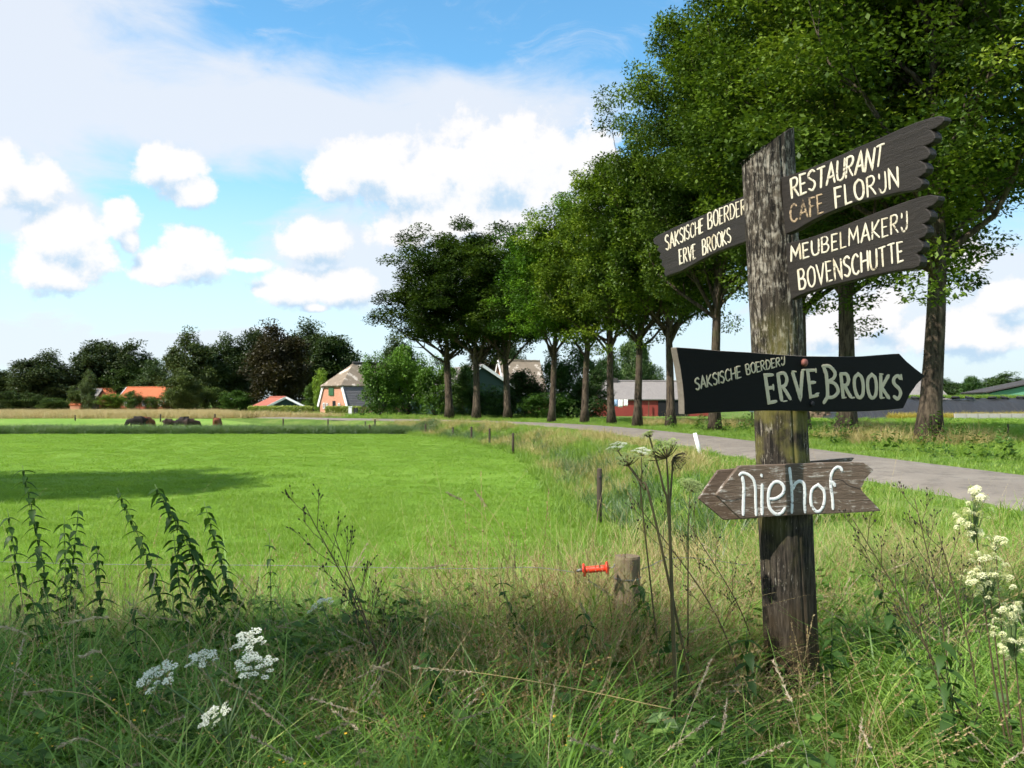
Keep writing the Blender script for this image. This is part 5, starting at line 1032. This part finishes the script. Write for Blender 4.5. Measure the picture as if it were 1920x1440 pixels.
NT_ = [((14, 955), (60, 1180), 4.9, 9, 'small nettle at the very left edge'), ((42, 872), (100, 1200), 4.7, 17, 'tallest nettle on the left, standing nearly upright'), ((120, 968), (130, 1180), 5.0, 9, 'short nettle close right of the tallest one'),
       ((148, 945), (125, 1190), 4.8, 12, 'upright bushy nettle third from the tall one'), ((220, 915), (330, 1180), 4.7, 15, 'nettle leaning left, its tip over the shaded meadow'), ((290, 908), (430, 1180), 4.5, 18, 'large nettle with dark tip leaning strongly left'),
       ((382, 940), (455, 1190), 4.6, 13, 'rightmost large nettle, leaning left'), ((180, 1010), (200, 1200), 4.6, 9, 'short nettle between the upright and leaning ones'), ((325, 1000), (350, 1200), 4.4, 9, 'short nettle between the two leaning ones')]
for i, (t, b, Z, n, lab) in enumerate(NT_): nettle(t, b, Z, lab, int(n * 1.7), i + 1, 1.0 if i != 5 else 1.12)
LM2 = LM
nettle((935, 1075), (985, 1200), 4.2, 'small dark leafy plant by the wire left of the gate handle', 9, 31, .8, None)
nettle((1195, 1085), (1225, 1230), 4.35, 'leafy shoot climbing beside the short fence post', 10, 32, 1.0, None)
nettle((1250, 1165), (1290, 1330), 3.7, 'broad leafy plant between fence post and signpost', 8, 33, 1.3, None)
nettle((1640, 1085), (1720, 1300), 3.9, 'nettle with dark tip right of the signpost', 8, 34, 1.1, None)
nettle((1560, 1140), (1560, 1290), 3.9, 'leafy plant right against the foot of the signpost', 7, 35, 1.0, None)
for i, (t, b, Z, n, big, lab) in enumerate([((655, 1085), (690, 1230), 4.2, 8, .9, 'low leafy nettle right of the large dry seed stem'), ((505, 1000), (510, 1190), 4.6, 8, .6, 'thin dark withered stalk between nettles and dry seed stem'), ((1090, 1130), (1120, 1250), 3.9, 7, 1.1, 'low leafy plant below the red gate handle'),
        ((250, 1120), (260, 1270), 3.8, 8, 1.1, 'low nettle in the shade above the white flower plates'), ((60, 1110), (80, 1260), 3.9, 8, 1.1, 'low nettle in the shade at the left edge'), ((1760, 1180), (1800, 1380), 3.1, 9, 1.1, 'leafy plant low between the brown seed stems at the right'), ((1400, 1180), (1400, 1330), 3.6, 7, 1.1, 'leafy plant just left of the foot of the signpost'), ((800, 1200), (820, 1330), 3.4, 7, 1.2, 'low leafy plant in the shaded grass at the centre')]):
    nettle(t, b, Z, lab, n, 60 + i, big, None)
# umbels
def umbellet(name, m_, n, r, fs, dome=.25, seed=1):
    rng = np.random.default_rng(seed); a = rng.uniform(0, 6.28, n); q = np.sqrt(rng.uniform(0, 1, n)) * r; C = np.stack([q * np.cos(a), q * np.sin(a), dome * r * (1 - (q / r) ** 2) + rng.normal(0, r * .06, n)], 1)
    b = rng.uniform(0, 6.28, n); D = unit(np.stack([np.cos(b), np.sin(b), rng.uniform(-.1, .5, n)], 1)); Nn = unit(np.cross(D, [0, 0, 1.0])); v = rhombs(C, D, Nn, rng.uniform(.7, 1.2, n) * fs, rng.uniform(.7, 1.1, n) * fs, rng.uniform(0, 1, n)); return np_mesh(name, v[0], v[1], m_, v[2])
UM = {'w': umbellet('umbellet', M_PETAL, 46, .0125, .0058), 'c': umbellet('umbellet', M_CREAM, 90, .02, .006, .8, 2), 'g': umbellet('umbellet', M_GSEED, 55, .012, .0055, .6, 3), 'd': umbellet('umbellet', M_DSEED, 26, .010, .005, .9, 5)}
def umbel(par, org, tip, dirn, R, kind, n, stem_m, depth=.07, seed=0, jit=.25, s_=1.0):
    """rays fan out from tip to a flat plate of umbellets"""
    rnd = random.Random(seed); dirn = Vector(dirn).normalized(); x = dirn.orthogonal().normalized(); y = dirn.cross(x); M = Matrix((x, y, dirn)).transposed(); mb = MB(); pos = []
    for i in range(n):
        r = R * math.sqrt((i + .4) / n); a = i * 2.39996 + rnd.uniform(-.2, .2); q = Vector(tip) + x * r * math.cos(a) + y * r * math.sin(a) + dirn * (depth - .35 * r * r / R + rnd.uniform(-1, 1) * jit * .02); rw = 1.8 if kind in 'gd' else 1.0; mb.tube([Vector(tip), Vector(tip).lerp(q, .5) - dirn * .004, q], [.0012 * rw, .001 * rw, .0008 * rw], 4, False); pos.append(q)
    u = mb.build('umbel', stem_m, par); 
    for q in pos:
        o = ob('umbellet', UM[kind], u, q); o.rotation_euler = (M @ Matrix.Rotation(rnd.uniform(-.3, .3), 3, 'X') @ Matrix.Rotation(rnd.uniform(0, 6), 3, 'Z')).to_euler(); k = s_ * rnd.uniform(.75, 1.25); o.scale = (k, k, k)
def umb_plant(base, Z, heads, lab, stem_m=M_STEM, root_r=.006, name='cow_parsley', grp='white umbel flowers in the grass', via=None):
    Bp = Pt(*base, Z); zb_ = g1(Bp.x, Bp.y); Bp.z = zb_ if Bp.z > zb_ - .02 else Bp.z; Bp.z = zb_
    e = empty(name, Bp); tag(e, lab, 'wildflower', grp); 
    V_ = Pt(*via, Z) - Bp if via else None
    for i, (px, py, dz, R, kind, n, dr) in enumerate(heads):
        T = Pt(px, py, Z + dz) - Bp; d = Vector(dr).normalized(); tip = T - d * R * .75; s0 = Vector((0, 0, 0)); P = [s0]
        if V_ is not None: P.append(V_)
        P += [P[-1].lerp(tip, .5) + Vector((tip.x - P[-1].x, 0, 0)) * -.15, tip]; C = catmull([tuple(p) for p in P], 6); MB().tube(C, [root_r * (1 - .6 * j / (len(C) - 1)) for j in range(len(C))], 6).build('stem', stem_m, e, True)
        umbel(e, None, tip, d, R, kind, n, stem_m, R * .75, i + 5)
    return e
up_ = (-.1, -.35, 1)
umb_plant((445, 1560), 2.75, [(290, 1262, 0, .062, 'w', 17, (-.35, -.5, .9)), (378, 1230, .1, .045, 'w', 11, up_), (465, 1196, .1, .05, 'w', 12, (-.1, -.5, 1)), (480, 1240, 0, .062, 'w', 16, (.05, -.4, 1)), (398, 1336, -.1, .052, 'w', 12, (-.5, -.35, .8))], 'plant with five white flower plates low at the left', via=(428, 1400))
umb_plant((700, 1260), 3.9, [(598, 1130, 0, .055, 'w', 11, (-.5, -.2, .9))], 'single white flower plate leaning left beside the meadow edge')
umb_plant((1330, 1330), 3.6, [(1155, 832, .2, .045, 'w', 9, (-.3, -.1, 1)), (1175, 856, .1, .055, 'g', 14, (-.2, -.3, 1))], 'umbel plant with white tilted plate, leftmost by the signpost', M_HSTEM, .006, via=(1225, 960))
umb_plant((1255, 1300), 3.8, [(1203, 842, 0, .04, 'w', 9, (0, -.2, 1))], 'thin umbel plant with small white plate behind the tall hogweed', M_HSTEM, .004, via=(1204, 950))
umb_plant((1272, 1250), 3.4, [(1238, 836, 0, .07, 'g', 24, (-.55, -.15, 1)), (1280, 868, .05, .055, 'd', 16, (.8, -.1, -.5)), (1215, 812, 0, .02, 'g', 9, (-.4, 0, 1))], 'tallest hogweed with green seed plate and brown stem beside the signpost', M_HSTEM, .0072, 'hogweed', None, via=(1256, 1000))
umb_plant((1290, 1240), 3.9, [(1298, 905, 0, .05, 'g', 30, (.2, -.45, 1))], 'pale green umbel just left of the niehof board', M_HSTEM, .004, via=(1290, 1030))
# meadowsweet on the right: loose cream plumes
def plume_plant(base, Z, plumes, lab, seed):
    rnd = random.Random(seed); Bp = Pt(*base, Z); Bp.z = g1(Bp.x, Bp.y); e = empty('meadowsweet', Bp); tag(e, lab, 'wildflower', 'cream plumed flowers at the right edge')
    for (px, py, hw, hh, n) in plumes:
        n = int(n * 1.7)
        T = Pt(px, py, Z) - Bp; P = catmull([(0, 0, 0), tuple(T * .5 + Vector((T.x * .1, 0, 0))), tuple(T)], 8); MB().tube(P, [.0045 * (1 - .6 * j / 16) for j in range(len(P))], 6).build('stem', M_BSTEM, e, True)
        mb = MB(); pos = []
        for i in range(n):
            a = rnd.uniform(0, 6.28); r = math.sqrt(rnd.random()); q = T + Vector((math.cos(a) * r * hw / F * Z, rnd.uniform(-.03, .03), math.sin(a) * r * hh / F * Z)); mb.tube([T + Vector((0, 0, -hh / F * Z)), T.lerp(q, .6), q], .0009, 4, False); pos.append(q)
        u = mb.build('plume', M_STEM, e)
        for q in pos: o = ob('flower_cluster', UM['c'], u, q); o.rotation_euler = (rnd.uniform(-.7, .7), rnd.uniform(-.7, .7), rnd.uniform(0, 6)); k = rnd.uniform(.38, .72); o.scale = (k, k, k)
plume_plant((1920, 1380), 3.1, [(1826, 965, 32, 52, 34), (1866, 1020, 20, 14, 8)], 'cream plumed flower standing highest at the right edge', 1)
plume_plant((1935, 1400), 3.0, [(1852, 1085, 42, 50, 44)], 'cream plumed flower second from top at the right edge', 2)
plume_plant((1950, 1420), 2.9, [(1900, 1185, 44, 54, 48)], 'cream plumed flower lowest at the right edge', 3)
# brown seed stems
def seed_plant(base, top, Z, lab, seed, nb=8, spread=.2, hb=.45):
    rnd = random.Random(seed); Bp = Pt(*base, Z); Bp.z = g1(Bp.x, Bp.y); T = Pt(*top, Z) - Bp; e = empty('seed_stem', Bp); tag(e, lab, 'dry plant', 'brown branching seed stems')
    P = catmull([(0, 0, 0), tuple(T * .5 + Vector((-T.x * .18, 0, .0))), tuple(T)], 8); MB().tube(P, [.004 * (1 - .75 * j / (len(P) - 1)) + .0006 for j in range(len(P))], 6).build('stem', M_BSTEM, e, True); br = MB(); sd = MB(); 
    lfv = []
    for i in range(nb):
        t = hb + (1 - hb) * i / nb; p, d = along(P, t); sgn = -1 if i % 2 else 1; L = spread * rnd.uniform(.6, 1.1) * (1.25 - t * .6); q = p + (d * 1.1 + Vector((sgn * rnd.uniform(.4, .8), rnd.uniform(-.4, .4), .1))).normalized() * L; m1 = p.lerp(q, .5) + Vector((0, 0, -.01)); br.tube([p, m1, q], [.0016, .0012, .0008], 5, False)
        for k in range(7):
            s0 = m1.lerp(q, rnd.uniform(0, 1)); s1 = s0 + ((q - p).normalized() * .7 + Vector((rnd.uniform(-.7, .7), rnd.uniform(-.5, .5), rnd.uniform(0, .9)))).normalized() * rnd.uniform(.02, .055); br.tube([s0, s1], [.0007, .0006], 4, False); dv = (s1 - s0).normalized()
            sd.tube([s1, s1 + dv * .005, s1 + dv * .011], [.0012, .0032, .0012], 5)
    br.build('branches', M_BSTEM, e); sd.build('seed_heads', M_DSEED, e)['kind'] = 'stuff'
SP_ = [((760, 1330), (570, 945), 3.6, 'large branching brown seed stem leaning left over the meadow', 12, .26), ((740, 1300), (625, 1000), 3.7, 'second brown seed stem beside the large left one', 8, .2), ((1800, 1330), (1600, 975), 3.6, 'tallest brown seed stem right of the niehof board', 12, .24),
       ((1790, 1300), (1715, 935), 3.9, 'brown seed stem reaching up to the road edge', 10, .22), ((1850, 1290), (1760, 1000), 3.5, 'brown seed stem left of the cream flowers', 8, .2), ((1420, 1240), (1180, 925), 3.9, 'long thin brown seed stem crossing behind the hogweed', 9, .2),
       ((1440, 1200), (1290, 980), 4.3, 'brown seed stem in front of the left foot of the signpost', 7, .18), ((1860, 1420), (1700, 1150), 3.1, 'dry seed stem low at the right', 6, .14)]
for i, (b, t, Z, lab, nb_, spd) in enumerate(SP_): seed_plant(b, t, Z, lab, i + 50, nb_, spd)
# a few long arching grass stalks seen singly
M_HEAD = leafmat('grass_head', [(0, (.30, .22, .13)), (1, (.60, .50, .34))], big=3)
def arch(pts, Z, lab, hd=.3, seed=0, hw=.012, m_=M_HEAD):
    rng = np.random.default_rng(seed); W_ = [Pt(*p, Z) for p in pts]; Bp = W_[0].copy(); e = empty('grass_stalk', Bp); tag(e, lab, 'grass stalk', 'single arching grass stalks'); P = catmull([tuple(w - Bp) for w in W_], 8)
    MB().tube(P, [.0016 * (1 - .6 * j / (len(P) - 1)) for j in range(len(P))], 5).build('stem', flat('straw_stem', (.42, .31, .13), .6) if 'straw_stem' not in bpy.data.materials else bpy.data.materials['straw_stem'], e, True)
    n = 110; C = []; D = []
    for i in range(n): p, d = along(P, 1 - hd * rng.random()); C.append(tuple(p)); D.append(tuple(d))
    C = np.array(C); D = unit(np.array(D) + rng.normal(0, .28, (n, 3))); Nn = unit(np.cross(D, rng.normal(0, 1, (n, 3)))); v = rhombs(C, D, Nn, rng.uniform(.01, .02, n), rng.uniform(.003, .005, n), rng.uniform(0, 1, n)); ob('seed_head', np_mesh('seed_head', v[0], v[1], m_, v[2]), e)
AR = [([(1260, 1330), (1080, 1292), (900, 1262), (780, 1252)], 2.9, 'long straw stalk lying leftwards with pale feathery head', .3), ([(350, 1420), (300, 1220), (215, 1160), (120, 1168)], 3.0, 'grey seed head arching left above the white flowers', .3),
      ([(260, 1440), (230, 1300), (190, 1225), (155, 1230)], 2.8, 'pinkish seed head drooping left of the white flowers', .35), ([(960, 1150), (945, 1040), (900, 960), (840, 925)], 4.3, 'thin pale stalk arching over the meadow left of the gate handle', .15),
      ([(965, 1150), (960, 1050), (940, 990), (890, 920)], 4.4, 'second thin stalk standing left of the gate handle', .15), ([(330, 1440), (200, 1320), (110, 1295), (50, 1300)], 2.7, 'long stalk with brown head low at the left', .3),
      ([(250, 1440), (190, 1400), (150, 1385), (110, 1400)], 2.6, 'reddish seed head at the bottom left', .5), ([(800, 1340), (770, 1290), (740, 1262), (700, 1250)], 3.0, 'short arched stalk in the shaded grass centre', .2),
      ([(20, 1320), (60, 1230), (50, 1190), (-20, 1170)], 3.0, 'brown head arching out at the left edge', .35), ([(1000, 1130), (930, 1080), (850, 1060), (800, 1065)], 4.5, 'pale stalk lying along the wire', .3)]
for i, (p, Z, lab, hd) in enumerate(AR): arch(p, Z, lab, hd, i)
